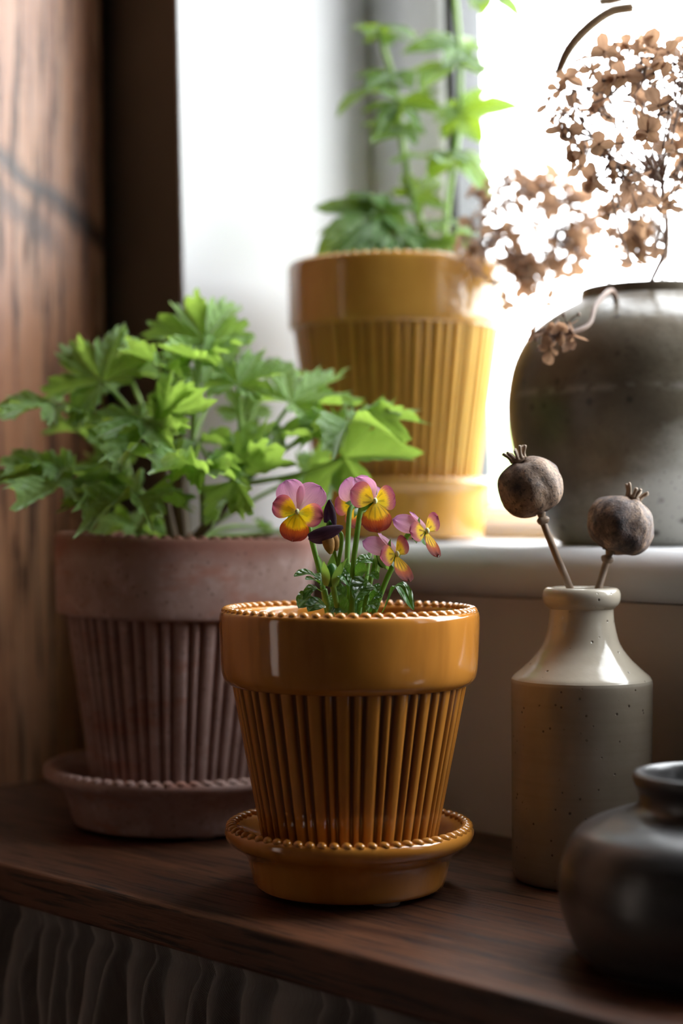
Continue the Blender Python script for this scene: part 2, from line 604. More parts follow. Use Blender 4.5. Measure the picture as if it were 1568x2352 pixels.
FLOOR, CEIL = -0.80, 1.75
UL, UR, VB = -2.3, 1.9, -2.1
wall = MB()
wall.box((UL, WALL_V, FLOOR), (UR, 1.11, SILL_Z - 0.032))                # below the sill
wall.box((U1 + 0.016, WALL_V, SILL_Z - 0.032), (UR, 1.11, CEIL))
wall.box((UL, WALL_V, TOP + 0.016), (UR, 1.11, CEIL))
st_obj('wall_front', wall, 'cream_wall')
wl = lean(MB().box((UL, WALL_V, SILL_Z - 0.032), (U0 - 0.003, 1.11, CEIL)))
st_obj('wall_left_of_window', wl, 'shaded_wall')
st_obj('wall_left', MB().box((UL - 0.1, VB - 0.1, FLOOR), (UL, 1.11, CEIL)), 'pale_room_wall')
st_obj('wall_right', MB().box((UR, VB - 0.1, FLOOR), (UR + 0.1, 1.11, CEIL)), 'room_wall')
W2 = (-2.10, -1.58, -0.74, 1.25)
wb = MB()
wb.box((UL, VB - 0.1, FLOOR), (W2[0], VB, CEIL)); wb.box((W2[1], VB - 0.1, FLOOR), (UR, VB, CEIL))
wb.box((W2[0], VB - 0.1, FLOOR), (W2[1], VB, W2[2])); wb.box((W2[0], VB - 0.1, W2[3]), (W2[1], VB, CEIL))
st_obj('wall_back', wb, 'room_wall')
st_obj('floor', MB().box((UL - 0.1, VB - 0.1, FLOOR - 0.1), (UR + 0.1, 1.11, FLOOR)), 'room_floor')
st_obj('ceiling', MB().box((UL - 0.1, VB - 0.1, CEIL), (UR + 0.1, 1.11, CEIL + 0.1)), 'old_ceiling')

# window: reveals, sill, frame, sash, gasket, pane
win = bpy.data.objects.new('window_1', None)
COL.objects.link(win); win.rotation_euler = (0, 0, RZ); win['kind'] = 'structure'
tag(win, 'white framed window with deep white reveal and rounded white sill')
st_obj('reveal', lean(MB().box((U0 - 0.003, WALL_V, SILL_Z), (U0, 1.10, TOP))), 'white_paint', win, bevel=0.001)
st_obj('reveal', MB().box((U1, WALL_V - 0.001, SILL_Z), (U1 + 0.016, 1.10, TOP)), 'white_paint', win, bevel=0.004)
st_obj('reveal', MB().box((U0 - 0.06, WALL_V - 0.001, TOP), (U1 + 0.016, 1.10, TOP + 0.016)), 'white_paint', win, bevel=0.004)
sill = MB()
prof = []
for k in range(13):                                               # half-round nose
    a = PI / 2 + PI * k / 12
    prof.append((0.805 + 0.015 + 0.015 * math.cos(a) * 1.1, SILL_Z - 0.0155 + 0.0155 * math.sin(a)))
prof = [(1.10, SILL_Z)] + prof + [(1.10, SILL_Z - 0.031)]
pts = []
for u in (U0 - 0.045, U1 + 0.045):
    for q in prof: pts.append(Vector((u, q[0], q[1])))
sill.grid(pts, 2, len(prof))
sill.f.append(tuple(range(len(prof)))); sill.f.append(tuple(range(2 * len(prof) - 1, len(prof) - 1, -1)))
so = sill.build('window_sill', MAT['white_paint'], win, smooth=True, sharp=40)


def ring(mb, u0, u1, z0, z1, wl_, wb, wt_, va, vb):
    mb.box((u0, va, z0), (u0 + wl_, vb, z1)); mb.box((u1 - wl_, va, z0), (u1, vb, z1))
    mb.box((u0 + wl_, va, z0), (u1 - wl_, vb, z0 + wb)); mb.box((u0 + wl_, va, z1 - wt_), (u1 - wl_, vb, z1))
    return mb


fr = lean(ring(MB(), U0, U1, SILL_Z, TOP, 0.052, 0.012, 0.05, 1.033, 1.10))
st_obj('frame', fr, 'upvc', win, bevel=0.004)
sa = lean(ring(MB(), U0 + 0.047, U1 - 0.047, SILL_Z + 0.010, TOP - 0.045, 0.046, 0.014, 0.045, 1.020, 1.075))
st_obj('sash', sa, 'upvc', win, bevel=0.005)
ga = lean(ring(MB(), U0 + 0.091, U1 - 0.091, SILL_Z + 0.022, TOP - 0.088, 0.011, 0.004, 0.008, 1.026, 1.060))
st_obj('gasket', ga, 'rubber', win)
pa = lean(MB().box((U0 + 0.095, GLASS_V, SILL_Z + 0.022), (U1 - 0.095, GLASS_V + 0.004, TOP - 0.088)))
st_obj('pane', pa, 'window_glass', win)

fill_win = bpy.data.objects.new('fill_window', None)  # unseen opening added for weak fill on curtain and shelf edge
COL.objects.link(fill_win); fill_win.rotation_euler = (0, 0, RZ); fill_win['kind'] = 'structure'
st_obj('frame', ring(MB(), W2[0], W2[1], W2[2], W2[3], 0.045, 0.045, 0.045, VB - 0.07, VB - 0.02), 'upvc', fill_win, bevel=0.004)
st_obj('pane', MB().box((W2[0] + 0.04, VB - 0.047, W2[2] + 0.04), (W2[1] - 0.04, VB - 0.043, W2[3] - 0.04)), 'window_glass', fill_win)
bl = NT('cream_diffuser')  # translucent sheet added to spread and dim the fill light
bl.set(bl.ramp(bl.noise(bl.co((1, 1, 30)), 6, 3), [(0.3, (0.42, 0.38, 0.33)), (0.7, (0.48, 0.44, 0.39))]), 0.9, 0.1)
MAT['cream_diffuser'] = bl.translucent((0.58, 0.52, 0.48), 0.55)
st_obj('fill_diffuser', MB().box((W2[0] + 0.005, VB - 0.0145, W2[2] + 0.005), (W2[1] - 0.005, VB - 0.0135, W2[3] - 0.005)), 'cream_diffuser', fill_win)

pl = bpy.data.lights.new('sky_portal', 'AREA')                    # helps the renderer find the window; gives no light itself
pl.shape = 'RECTANGLE'; pl.size = U1 - U0; pl.size_y = TOP - SILL_Z
pl.cycles.is_portal = True
po = bpy.data.objects.new('sky_portal', pl); COL.objects.link(po)
po.matrix_world = Matrix.Translation(uvw((U0 + U1) / 2, 1.13, (TOP + SILL_Z) / 2)) @ Matrix.Rotation(RZ, 4, 'Z') @ Matrix.Rotation(R(-90), 4, 'X')

pl2 = bpy.data.lights.new('sky_portal', 'AREA')
pl2.shape = 'RECTANGLE'; pl2.size = W2[1] - W2[0]; pl2.size_y = W2[3] - W2[2]
pl2.cycles.is_portal = True
po2_ = bpy.data.objects.new('sky_portal', pl2); COL.objects.link(po2_)
po2_.matrix_world = Matrix.Translation(uvw((W2[0] + W2[1]) / 2, VB - 0.11, (W2[2] + W2[3]) / 2)) @ Matrix.Rotation(RZ, 4, 'Z') @ Matrix.Rotation(R(90), 4, 'X')

# garden outside
gnd = MB().box((-40, 1.6, -0.75), (40, 60, -0.70))
tag(st_obj('lawn', gnd, 'lawn'), 'pale green garden lawn outside the window')
bounce = MB().box((-12, 1.12, -0.76), (12, 4.3, -0.695))  # pale ground added to bounce more daylight into the room
tag(st_obj('bounce_slab', bounce, 'pale_bounce'), 'added pale ground slab bouncing daylight in through the window')
hed = MB(); rows, cols = 14, 120; pts = []
for i in range(rows):
    a = PI * i / (rows - 1)
    for j in range(cols):
        u = -9 + 18 * j / (cols - 1)
        d = mnoise.noise(Vector((u * 2.2, a * 2.0, 3))) * 0.22 + mnoise.noise(Vector((u * 7, a * 5, 8))) * 0.09
        pts.append(Vector((u, 5.6 - (0.6 + d) * math.cos(a), -0.72 + (1.25 + d) * max(0.0, math.sin(a)) ** 0.6)))
hed.grid(pts, rows, cols)
ho = hed.build('hedge', MAT['hedge_green'], rotz=RZ)
tag(ho, 'soft green hedge out of focus beyond the window', 'hedge')

# waxed wooden panel (side of a cupboard) at the left
wp = lean(MB().box((-1.40, 0.08, FLOOR), (-1.078, WALL_V - 0.006, 1.60)), 0.018)
wpo = wp.build('wooden_cupboard_side', MAT['waxed_pine'], rotz=RZ, smooth=False)
bv = wpo.modifiers.new('bevel', 'BEVEL'); bv.width = 0.006; bv.segments = 3
tag(wpo, 'reddish brown waxed wooden cupboard side with a dark slanting split', 'cupboard')

# oak shelf
sh = MB().box((-1.070, 0.555, -0.022), (0.25, WALL_V, 0.0))
sho = sh.build('wooden_shelf', MAT['oak_shelf'], rotz=RZ, smooth=False)
bv = sho.modifiers.new('bevel', 'BEVEL'); bv.width = 0.0022; bv.segments = 3
tag(sho, 'dark oak shelf with open grain along its front edge', 'shelf')

# gathered linen curtain under the shelf
random.seed(5)
cur = MB()
NU, NZ = 620, 60
u0, u1 = -1.04, -0.30
folds = []
u = u0
while u < u1 + 0.05:
    w = random.choice((0.011, 0.014, 0.019, 0.024, 0.034)) * random.uniform(0.85, 1.15)
    folds.append((u, w, random.uniform(0.55, 1.1), random.uniform(-0.006, 0.006), random.uniform(0.0, 6.0)))
    u += w


def fold_v(uu, z):
    dz = -0.028 - z
    for (a, w, amp, drift, ph) in folds:
        a2 = a + drift * min(1, dz * 9) + 0.0035 * math.sin(dz * 45 + ph)
        if a2 <= uu < a2 + w:
            q = (uu - a2) / w
            h = max(0.0, math.sin(PI * q)) ** 0.8
            grow = 0.55 + 0.45 * min(1.0, dz / 0.05)
            return -amp * 0.019 * grow * h
    return 0.0


cols = []
for i in range(NZ + 1):
    z = -0.0300 - 0.30 * (i / NZ) ** 1.5
    row = []
    for j in range(NU + 1):
        uu = u0 + (u1 - u0) * j / NU
        row.append(fold_v(uu, z))
    for _ in range(3):
        row = [(row[max(0, k - 1)] + 2 * row[k] + row[min(NU, k + 1)]) / 4 for k in range(NU + 1)]
    cols.append(row)
pts = []
for i in range(NZ + 1):
    z = -0.0300 - 0.30 * (i / NZ) ** 1.5
    for j in range(NU + 1):
        uu = u0 + (u1 - u0) * j / NU
        dz = -0.0300 - z
        head = 0.004 * math.exp(-((dz - 0.012) / 0.006) ** 2)
        cr = 0.0016 * mnoise.noise(Vector((uu * 60, z * 45, 1)))
        zt = z + (0.0022 * mnoise.noise(Vector((uu * 90, 0, 4))) if i < 4 else 0)
        pts.append(Vector((uu, 0.594 + cols[i][j] + head + cr, min(zt, -0.0285))))
        cur.st[len(pts) - 1] = (uu * 1.8, z, 0)
cur.grid(pts, NZ + 1, NU + 1)
co = cur.build('linen_curtain', MAT['grey_linen'], rotz=RZ)
tag(co, 'gathered grey linen curtain hanging below the shelf', 'curtain')
rod = MB().tube([Vector((u0 - 0.02, 0.6005, -0.036)), Vector((u1 + 0.02, 0.6005, -0.036))], 0.0022, 10)
for u in (u0 - 0.01, -0.77, u1 + 0.01): rod.box((u - 0.004, 0.597, -0.038), (u + 0.004, 0.604, -0.0218))
tag(rod.build('curtain_rod', MAT['brass_rod'], rotz=RZ), 'thin dark rod carrying the curtain under the shelf', 'rod')


# ------------------------------------------------------------------ pots
def flute_fn(pairs, depth, seed, taper=None):
    rnd = random.Random(seed)
    jit = [rnd.uniform(-0.06, 0.06) for _ in range(pairs)]

    def fn(th, i, r):
        x = (th / TAU * pairs) % pairs
        k = int(x) % pairs; q = x - int(x)
        a = 0.50 + jit[k]
        if q < a: t = q / a; h = (1 - abs(2 * t - 1) ** 3.2)
        elif q < a + 0.09: h = 0.0
        elif q < 0.90: t = (q - a - 0.09) / (0.81 - a); h = 0.92 * (1 - abs(2 * t - 1) ** 2.6)
        else: h = 0.0
        return -depth * (1 - h), (1 - h)
    return fn


def beads(mb, n, r, z, rr, rt, rz, slant, tilt=0.0):
    for k in range(n):
        th = TAU * k / n
        er = Vector((math.cos(th), math.sin(th), 0)); et = Vector((-math.sin(th), math.cos(th), 0)); ez = Vector((0, 0, 1))
        a = er * math.cos(slant) + et * math.sin(slant)
        b = et * math.cos(slant) - er * math.sin(slant)
        mb.blob(er * r + ez * z, (a, b, ez), rr, rt, rz, 10, 7)
    return mb


def make_pot(root, mat, d):
    z0 = d['z0']
    rt, rb = d['body_top'], d['body_bot']           # (r, z)
    body = MB()
    rows = 14
    prof = [(rt[0] + (rb[0] - rt[0]) * i / rows, rt[1] + (rb[1] - rt[1]) * i / rows) for i in range(rows + 1)]
    body.lathe(prof, d['pairs'] * 24, flute_fn(d['pairs'], d['depth'], d['seed']))
    n = d['pairs'] * 24
    base = MB().lathe([(rb[0] - d['depth'] * 1.02, rb[1] + 0.001), (rb[0] - 0.004, z0 + 0.001), (rb[0] - 0.006, z0), (0.0001, z0)], 96)
    off = len(body.v); body.v += base.v; body.f += [tuple(i + off for i in q) for q in base.f]
    body.build('fluted_body', mat, root)
    rim = MB()
    o = d['rim']                                     # outer profile, from underside up, then inner wall down
    rim.lathe(smooth_profile(o, 4), 128)
    rim.build('rim_band', mat, root, sharp=60)
    beads(MB(), d['beads'], d['bead_r'], d['bead_z'], *d['bead_s']).build('beaded_rim', mat, root)
    s = MB(); pts = []
    rs, zs = d['soil']
    for i in range(9):
        for j in range(48):
            th = TAU * j / 48; r = rs * (i / 8.0) + 1e-4
            pts.append(Vector((r * math.cos(th), r * math.sin(th), zs + 0.004 * mnoise.noise(Vector((r * 70 * math.cos(th), r * 70 * math.sin(th), zs))))))
    s.grid(pts, 9, 48, True)
    s.build('soil', MAT['soil'], root)


def make_saucer(root, mat, prof, nb, br, bz, bs, foot_r, foot_z, turn):
    MB().lathe(smooth_profile(prof, 4), 128).build('dish', mat, root, sharp=60)
    beads(MB(), nb, br, bz, *bs).build('beaded_rim', mat, root)
    for k in range(3):
        th = turn + TAU * k / 3
        f = MB().lathe([(0.0001, 0.0002), (0.0068, 0.0002), (0.0075, 0.001), (0.0075, foot_z), (0.0001, foot_z)], 20)
        f.build('foot', MAT['foot_pad'], root, sharp=40, loc=(foot_r * math.cos(th), foot_r * math.sin(th), 0))


# 1 front amber pot
FP = Vector((0.0042, 0.913, 0))
sa1 = thing('pot_saucer', FP, 'glossy amber glazed saucer with beaded lip under the viola pot', 'saucer', 'plant pot saucers')
make_saucer(sa1, MAT['amber_glaze'],
            [(0.0001, 0.0026), (0.040, 0.0026), (0.0480, 0.0026), (0.0512, 0.0050), (0.0530, 0.0120), (0.0552, 0.0195), (0.0590, 0.0232), (0.0645, 0.0268),
             (0.0668, 0.0308), (0.0660, 0.0345), (0.0630, 0.0352), (0.0590, 0.0335), (0.0555, 0.0280), (0.0520, 0.0180), (0.0490, 0.0085), (0.0440, 0.0070), (0.0001, 0.0070)],
            63, 0.0632, 0.0352, (0.0036, 0.0025, 0.0023, R(40)), 0.040, 0.0030, R(-62))
po1 = thing('plant_pot', FP + Vector((0, 0, 0.0072)), 'glossy amber fluted pot with beaded rim holding violas', 'plant pot', 'fluted plant pots')
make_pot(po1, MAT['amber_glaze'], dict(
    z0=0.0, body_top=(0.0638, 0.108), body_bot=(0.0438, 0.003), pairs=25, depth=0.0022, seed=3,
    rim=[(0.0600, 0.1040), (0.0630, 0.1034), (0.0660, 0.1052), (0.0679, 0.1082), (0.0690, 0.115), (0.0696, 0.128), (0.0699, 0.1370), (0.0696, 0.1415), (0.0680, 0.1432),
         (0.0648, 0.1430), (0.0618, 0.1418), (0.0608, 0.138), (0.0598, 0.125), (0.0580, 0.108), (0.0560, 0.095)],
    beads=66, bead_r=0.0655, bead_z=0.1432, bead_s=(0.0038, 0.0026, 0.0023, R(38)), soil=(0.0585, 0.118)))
po1.rotation_euler.z = R(4)

# 2 pink terracotta pot
PP = Vector((-0.1048, 1.11, 0))
sa2 = thing('pot_saucer', PP, 'matt pinkish terracotta saucer with beaded lip at the left', 'saucer', 'plant pot saucers')
make_saucer(sa2, MAT['pink_terracotta'],
            [(0.0001, 0.0028), (0.056, 0.0028), (0.0672, 0.0028), (0.0698, 0.0050), (0.0722, 0.0140), (0.0752, 0.0225), (0.0795, 0.0275), (0.0862, 0.0312),
             (0.0889, 0.0345), (0.0882, 0.0378), (0.0850, 0.0384), (0.0800, 0.0360), (0.0765, 0.0310), (0.0720, 0.0180), (0.0690, 0.0100), (0.0620, 0.0085), (0.0001, 0.0085)],
            68, 0.0852, 0.0384, (0.0042, 0.0034, 0.0020, R(40)), 0.056, 0.0032, R(-70))
po2 = thing('plant_pot', PP + Vector((0, 0, 0.0100)), 'weathered pinkish terracotta fluted pot holding the leafy geranium', 'plant pot', 'fluted plant pots')
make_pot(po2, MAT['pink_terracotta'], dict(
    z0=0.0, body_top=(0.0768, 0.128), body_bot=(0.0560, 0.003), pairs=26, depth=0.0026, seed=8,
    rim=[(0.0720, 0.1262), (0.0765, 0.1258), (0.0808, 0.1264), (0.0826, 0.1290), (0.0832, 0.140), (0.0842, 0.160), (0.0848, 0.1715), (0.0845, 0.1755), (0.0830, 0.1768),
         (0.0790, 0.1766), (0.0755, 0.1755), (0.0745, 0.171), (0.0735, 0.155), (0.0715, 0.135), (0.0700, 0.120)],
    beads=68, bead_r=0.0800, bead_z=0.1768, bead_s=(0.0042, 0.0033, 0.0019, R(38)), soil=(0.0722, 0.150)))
po2.rotation_euler = (0, R(1.0), R(7))

# 3 mustard pot on the sill
MP = Vector((0.0411, 1.26, SILL_Z))
sa3 = thing('pot_saucer', MP, 'mustard yellow glazed saucer on the white window sill', 'saucer', 'plant pot saucers')
make_saucer(sa3, MAT['mustard_glaze'],
            [(0.0001, 0.0026), (0.052, 0.0026), (0.0620, 0.0026), (0.0642, 0.0050), (0.0652, 0.0150), (0.0662, 0.0300), (0.0672, 0.0370), (0.0690, 0.0400),
             (0.0698, 0.0425), (0.0690, 0.0448), (0.0665, 0.0450), (0.0640, 0.0430), (0.0630, 0.0350), (0.0615, 0.0180), (0.0590, 0.0090), (0.0540, 0.0075), (0.0001, 0.0075)],
            64, 0.0668, 0.0450, (0.0032, 0.0028, 0.0016, R(40)), 0.050, 0.0030, R(-75))
po3 = thing('plant_pot', MP + Vector((0, 0, 0.0078)), 'tall mustard yellow fluted pot on the window sill holding climbing ivy', 'plant pot', 'fluted plant pots')
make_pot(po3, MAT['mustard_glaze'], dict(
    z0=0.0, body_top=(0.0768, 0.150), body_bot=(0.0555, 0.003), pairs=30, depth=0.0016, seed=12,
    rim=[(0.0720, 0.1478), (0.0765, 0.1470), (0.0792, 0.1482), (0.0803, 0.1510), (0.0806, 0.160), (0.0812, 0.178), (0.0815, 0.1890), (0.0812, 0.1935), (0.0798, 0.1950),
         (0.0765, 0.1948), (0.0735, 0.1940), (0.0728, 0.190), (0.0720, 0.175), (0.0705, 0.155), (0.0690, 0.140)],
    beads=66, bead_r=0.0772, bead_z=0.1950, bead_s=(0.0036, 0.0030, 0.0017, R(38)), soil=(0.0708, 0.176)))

# ------------------------------------------------------------------ vessels
jar = thing('stoneware_jar', P(1500, 1176, 1.111) + Vector((0, 0, SILL_Z - EYE)), 'large round mottled grey stoneware jar of dried flowers on the sill', 'jar')
jp = [(0.0001, 0.0), (0.052, 0.0), (0.0600, 0.0012), (0.0650, 0.0060), (0.0745, 0.0200), (0.0850, 0.0430), (0.0905, 0.0610), (0.0945, 0.0830), (0.0945, 0.1010),
      (0.0905, 0.1210), (0.0805, 0.1390), (0.0650, 0.1510), (0.0530, 0.1575), (0.0482, 0.1605)]
MB().lathe(smooth_profile(jp, 4), 128, lambda th, i, r: (0.0012 * math.sin(th * 2 + i * 0.1) * min(1, r / 0.06), 0)).build('body', MAT['mottled_stoneware'], jar, sharp=60)
MB().lathe(smooth_profile([(0.0478, 0.1600), (0.0476, 0.1640), (0.0470, 0.1665), (0.0452, 0.1672), (0.0432, 0.1662), (0.0425, 0.1600), (0.0440, 0.1540), (0.055, 0.146)], 4), 96).build('rim', MAT['mottled_stoneware'], jar, sharp=60)

BP = Vector((0.1328, 0.94, 0))
bot = thing('stoneware_bottle', BP, 'cream stoneware bottle with sloping shoulder holding two poppy heads', 'bottle')
bp = [(0.0001, 0.0), (0.034, 0.0), (0.0362, 0.0008), (0.0376, 0.0028), (0.0381, 0.006), (0.0384, 0.03), (0.0386, 0.07), (0.0388, 0.106), (0.0389, 0.1092), (0.0386, 0.1108)]
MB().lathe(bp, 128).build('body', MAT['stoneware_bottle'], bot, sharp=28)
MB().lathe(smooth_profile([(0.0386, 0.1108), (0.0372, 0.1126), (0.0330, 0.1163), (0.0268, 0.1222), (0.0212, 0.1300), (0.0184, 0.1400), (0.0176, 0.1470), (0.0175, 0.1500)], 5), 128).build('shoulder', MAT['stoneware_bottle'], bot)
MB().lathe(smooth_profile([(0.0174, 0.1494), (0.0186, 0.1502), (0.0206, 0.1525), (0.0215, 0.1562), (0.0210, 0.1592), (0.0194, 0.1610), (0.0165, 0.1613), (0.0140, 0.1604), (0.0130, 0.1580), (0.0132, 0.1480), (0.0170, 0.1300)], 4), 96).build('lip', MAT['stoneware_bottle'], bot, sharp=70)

DP = Vector((0.168, 0.765, 0))
dj = thing('squat_pot', DP, 'squat charcoal black ceramic pot with short neck at the right front', 'pot')
dp = [(0.0001, 0.0), (0.050, 0.0), (0.0565, 0.0012), (0.0628, 0.0075), (0.0685, 0.0217), (0.0700, 0.0355), (0.0668, 0.0492), (0.0605, 0.0590), (0.0480, 0.0652), (0.0376, 0.0684), (0.0340, 0.0708), (0.0335, 0.0740)]
MB().lathe(smooth_profile(dp, 4), 128).build('body', MAT['charcoal_ceramic'], dj, sharp=60)
MB().lathe(smooth_profile([(0.0334, 0.0735), (0.0340, 0.0770), (0.0360, 0.0805), (0.0364, 0.0838), (0.0350, 0.0856), (0.0325, 0.0850), (0.0308, 0.0815), (0.0300, 0.0720), (0.0400, 0.060)], 4), 96).build('neck', MAT['charcoal_ceramic'], dj, sharp=70)


# ------------------------------------------------------------------ poppy heads
def poppy(base, crown, Y, rad, stem_px, ring_px, seed, label):
    b = P(*base, Y); c = P(*crown, Y)
    ax = (c - b); H = ax.length; ax.normalize()
    pts = [P(p[0], p[1], p[2] if len(p) > 2 else Y) for p in stem_px]
    root = thing('poppy_seed_head', pts[-1], label, 'dried poppy', 'dried poppy heads in the bottle')
    o = root.location
    M = frame(b - o, Vector((0, 1, 0)), ax)
    M = Matrix.Translation(b - o) @ (ax.to_track_quat('Z', 'Y').to_matrix().to_4x4())
    cap = MB()
    rows, n = 26, 72; g = []
    for i in range(rows + 1):
        t = i / rows
        ph = PI * t
        z = H * (0.5 - 0.5 * math.cos(ph))
        r = rad * (max(0.0, math.sin(ph)) ** 0.72)
        if t < 0.2: r = max(r * (t / 0.2) ** 0.25, 0.0032 * (1 - t / 0.2) + 0.001)
        if t > 0.86: r = max(r, 0.004 * (1 - t) / 0.14 + 0.0001)
        for j in range(n):
            th = TAU * j / n
            d = Vector((math.cos(th), math.sin(th), (t - 0.5) * 2))
            bm = mnoise.noise(d * 1.6 + Vector((seed, 0, 0))) * 0.09 + mnoise.noise(d * 4.5 + Vector((0, seed, 0))) * 0.035
            bm += 0.018 * math.cos(9 * th)
            rr = r * (1 + bm)
            g.append(Vector((rr * math.cos(th), rr * math.sin(th), z + rad * 0.09 * mnoise.noise(d * 1.8 + Vector((seed, 4, 2))))))
    cap.grid(g, rows + 1, n, True)
    cap.build('capsule', MAT['poppy_capsule'], root, M=M)
    disc = MB().lathe([(0.0036, H - 0.0006), (0.0046, H + 0.0012), (0.0042, H + 0.0022), (0.0001, H + 0.0020)], 24)
    cr = disc.build('crown', MAT['dry_stem'], root, M=M, sharp=50)
    rnd = random.Random(seed)
    for k in range(11):
        th = TAU * k / 11 + rnd.uniform(-0.12, 0.12)
        e = Vector((math.cos(th), math.sin(th), 0)); L = rnd.uniform(0.0058, 0.0085)
        out = rnd.uniform(0.3, 0.6)
        p0 = e * 0.0036 + Vector((0, 0, H + 0.0008))
        p2 = p0 + e * (L * out) + Vector((0, 0, L * 0.85))
        p1 = (p0 + p2) / 2 - e * 0.0007
        MB().tube(spline([p0, p1, p2], 5), [0.0013, 0.00115, 0.001, 0.00095, 0.0010, 0.0008], 6).build('crown_ray', MAT['dry_stem'], cr)
    stem_pts = [b + ax * 0.001] + pts
    sp = [p - o for p in spline(stem_pts, 26)]
    rads = []
    for k in range(27):
        t = k / 26
        rads.append(0.0030 - 0.0012 * min(1, t * 9) + 0.0005 * t)
    s = MB().tube(sp, rads, 12)
    so_ = s.build('stem', MAT['dry_stem'], root)
    rp = P(*ring_px, Y) - o
    near = min(range(len(sp)), key=lambda i: (sp[i] - rp).length)
    tdir = (sp[min(near + 1, 26)] - sp[max(near - 1, 0)]).normalized()
    Mr = Matrix.Translation(sp[near]) @ tdir.to_track_quat('Z', 'Y').to_matrix().to_4x4()
    MB().lathe(smooth_profile([(0.0015, -0.0022), (0.0028, -0.0014), (0.0035, -0.0004), (0.0032, 0.0006), (0.0026, 0.0016), (0.0015, 0.0024)], 3), 20,
               lambda th, i, r: (0.0004 * math.sin(3 * th + seed), 0)).build('stem_node', MAT['dry_stem'], root, M=Mr)
    return root


poppy((1243, 1178), (1192, 1060), 0.930, 0.0180, [(1249, 1205), (1277, 1275), (1309, 1352, 0.937), (1333, 1420, 0.945), (1352, 1500, 0.955)], (1247, 1195), 2.3,
      'left and taller of two dried poppy seed heads, leaning left')
poppy((1400, 1266), (1452, 1148), 0.944, 0.0186, [(1394, 1285), (1386, 1312), (1374, 1352, 0.941), (1355, 1420, 0.936), (1335, 1500, 0.930)], (1393, 1286), 7.7,
      'right and lower of two dried poppy seed heads, leaning right')


# ------------------------------------------------------------------ leaves
def lobed_leaf(lobes, sinus, power, teeth, tn, fold, curl, ruffle, seed, span=150, rings=9, K=96, pleat=0.02):
    """unit leaf: petiole joint at the origin, middle lobe along +Y"""
    rnd = random.Random(seed)
    ph = [rnd.uniform(0, 6.28) for _ in range(4)]
    mb = MB(); pts = []
    angs = [R(a) for a, _ in lobes]; lens = [l for _, l in lobes]
    order = sorted(range(len(angs)), key=lambda i: angs[i])
    A = R(span)
    for i in range(rings + 1):
        for j in range(K + 1):
            th = -A + 2 * A * j / K
            best = 0; delta = 0; da = 0
            for q, k in enumerate(order):
                lo = angs[order[q - 1]] if q else -A - (A + angs[k])
                hi = angs[order[q + 1]] if q < len(order) - 1 else A + (A - angs[k])
                w = (angs[k] - lo) / 2 if th < angs[k] else (hi - angs[k]) / 2
                dl = min(1.6, abs(th - angs[k]) / w)
                r = lens[k] * (1 - (1 - sinus) * min(1.0, dl) ** power) if dl <= 1.0 else 0
                if r > best: best = r; delta = dl; da = abs(th - angs[k])
            if best == 0: best = sinus * 0.6; delta = 1
            r = best
            edge = 2 * abs((th * tn / TAU + ph[0]) % 1 - 0.5)
            if teeth: r *= 1 + teeth * (edge - 0.5) + teeth * 0.5 * (2 * abs((th * tn * 2.3 / TAU + ph[1]) % 1 - 0.5) - 0.5)
            t = i / rings
            rho = r * t
            z = fold * rho * delta - curl * rho * rho
            z += ruffle * t ** 2.5 * (math.sin(6 * th + ph[0]) * 0.6 + math.sin(11 * th + ph[1]) * 0.4 + 0.35 * math.sin(23 * th + ph[2]))
            aa = rho * math.cos(da); bb = rho * math.sin(da)
            x = ((aa - bb * 1.15) / 0.17) % 1.0
            sec = math.exp(-((min(x, 1 - x)) / 0.13) ** 2) * (1 if bb > 0.004 else 0)
            z += pleat * (0.5 - sec) * t
            main = math.exp(-(bb / 0.022) ** 2) * (1.0 if delta < 0.9 else 0)
            v = max(main, 0.55 * sec)
            pts.append(Vector((rho * math.sin(th), rho * math.cos(th), z)))
            mb.val[len(pts) - 1] = v
    mb.grid(pts, rings + 1, K + 1)
    me_o = mb.build('leaf_shape', MAT['geranium_leaf'])
    me = me_o.data
    bpy.data.objects.remove(me_o)
    return me


G_LOBES = [(0, 1.0), (50, 0.93), (-52, 0.9), (104, 0.72), (-104, 0.72)]
GER = [lobed_leaf(G_LOBES, 0.50, 1.9, 0.22, 42, random.Random(k).uniform(0.30, 0.50), random.Random(k + 50).uniform(-0.05, 0.28), 0.10, k, pleat=0.04, K=150, rings=11) for k in range(9)]
I_LOBES = [(0, 1.0), (58, 0.78), (-58, 0.78), (118, 0.5), (-118, 0.5)]
IVY = [lobed_leaf(I_LOBES, 0.52, 0.95, 0.0, 10, 0.12, random.Random(k).uniform(0.15, 0.5), 0.02, 100 + k, span=155, rings=7, K=72, pleat=0.008) for k in range(5)]
for me in IVY:
    me.materials.clear(); me.materials.append(MAT['ivy_leaf'])
for me in GER: me.name = 'geranium_leaf'
for me in IVY: me.name = 'ivy_leaf'


def put_leaf(root, meshes, base, tip, up, k, stretch=(1, 1, 1), name='leaf'):
    d = tip - base
    M = frame(base - root.location, d, up, d.length) @ Matrix.Diagonal((*stretch, 1))
    return obj(name, meshes[k % len(meshes)], root, M=M)


# ---- geranium
GROOT = PP + Vector((0, 0, 0.150 + 0.0087 - 0.004))
ger = thing('geranium', GROOT, 'bushy green scented geranium with crinkled lobed leaves', 'plant', 'potted plants')


def gz(x, y, Y):  # coordinates measured in a 1.588x enlargement
    return P(x / 1.588, 640 + y / 1.588, Y)


def gstem(pts, r0, r1, mat, name):
    path = [p - GROOT for p in spline(pts, 22)]
    MB().tube(path, [r0 + (r1 - r0) * k / 22 for k in range(23)], 9).build(name, MAT[mat], ger)


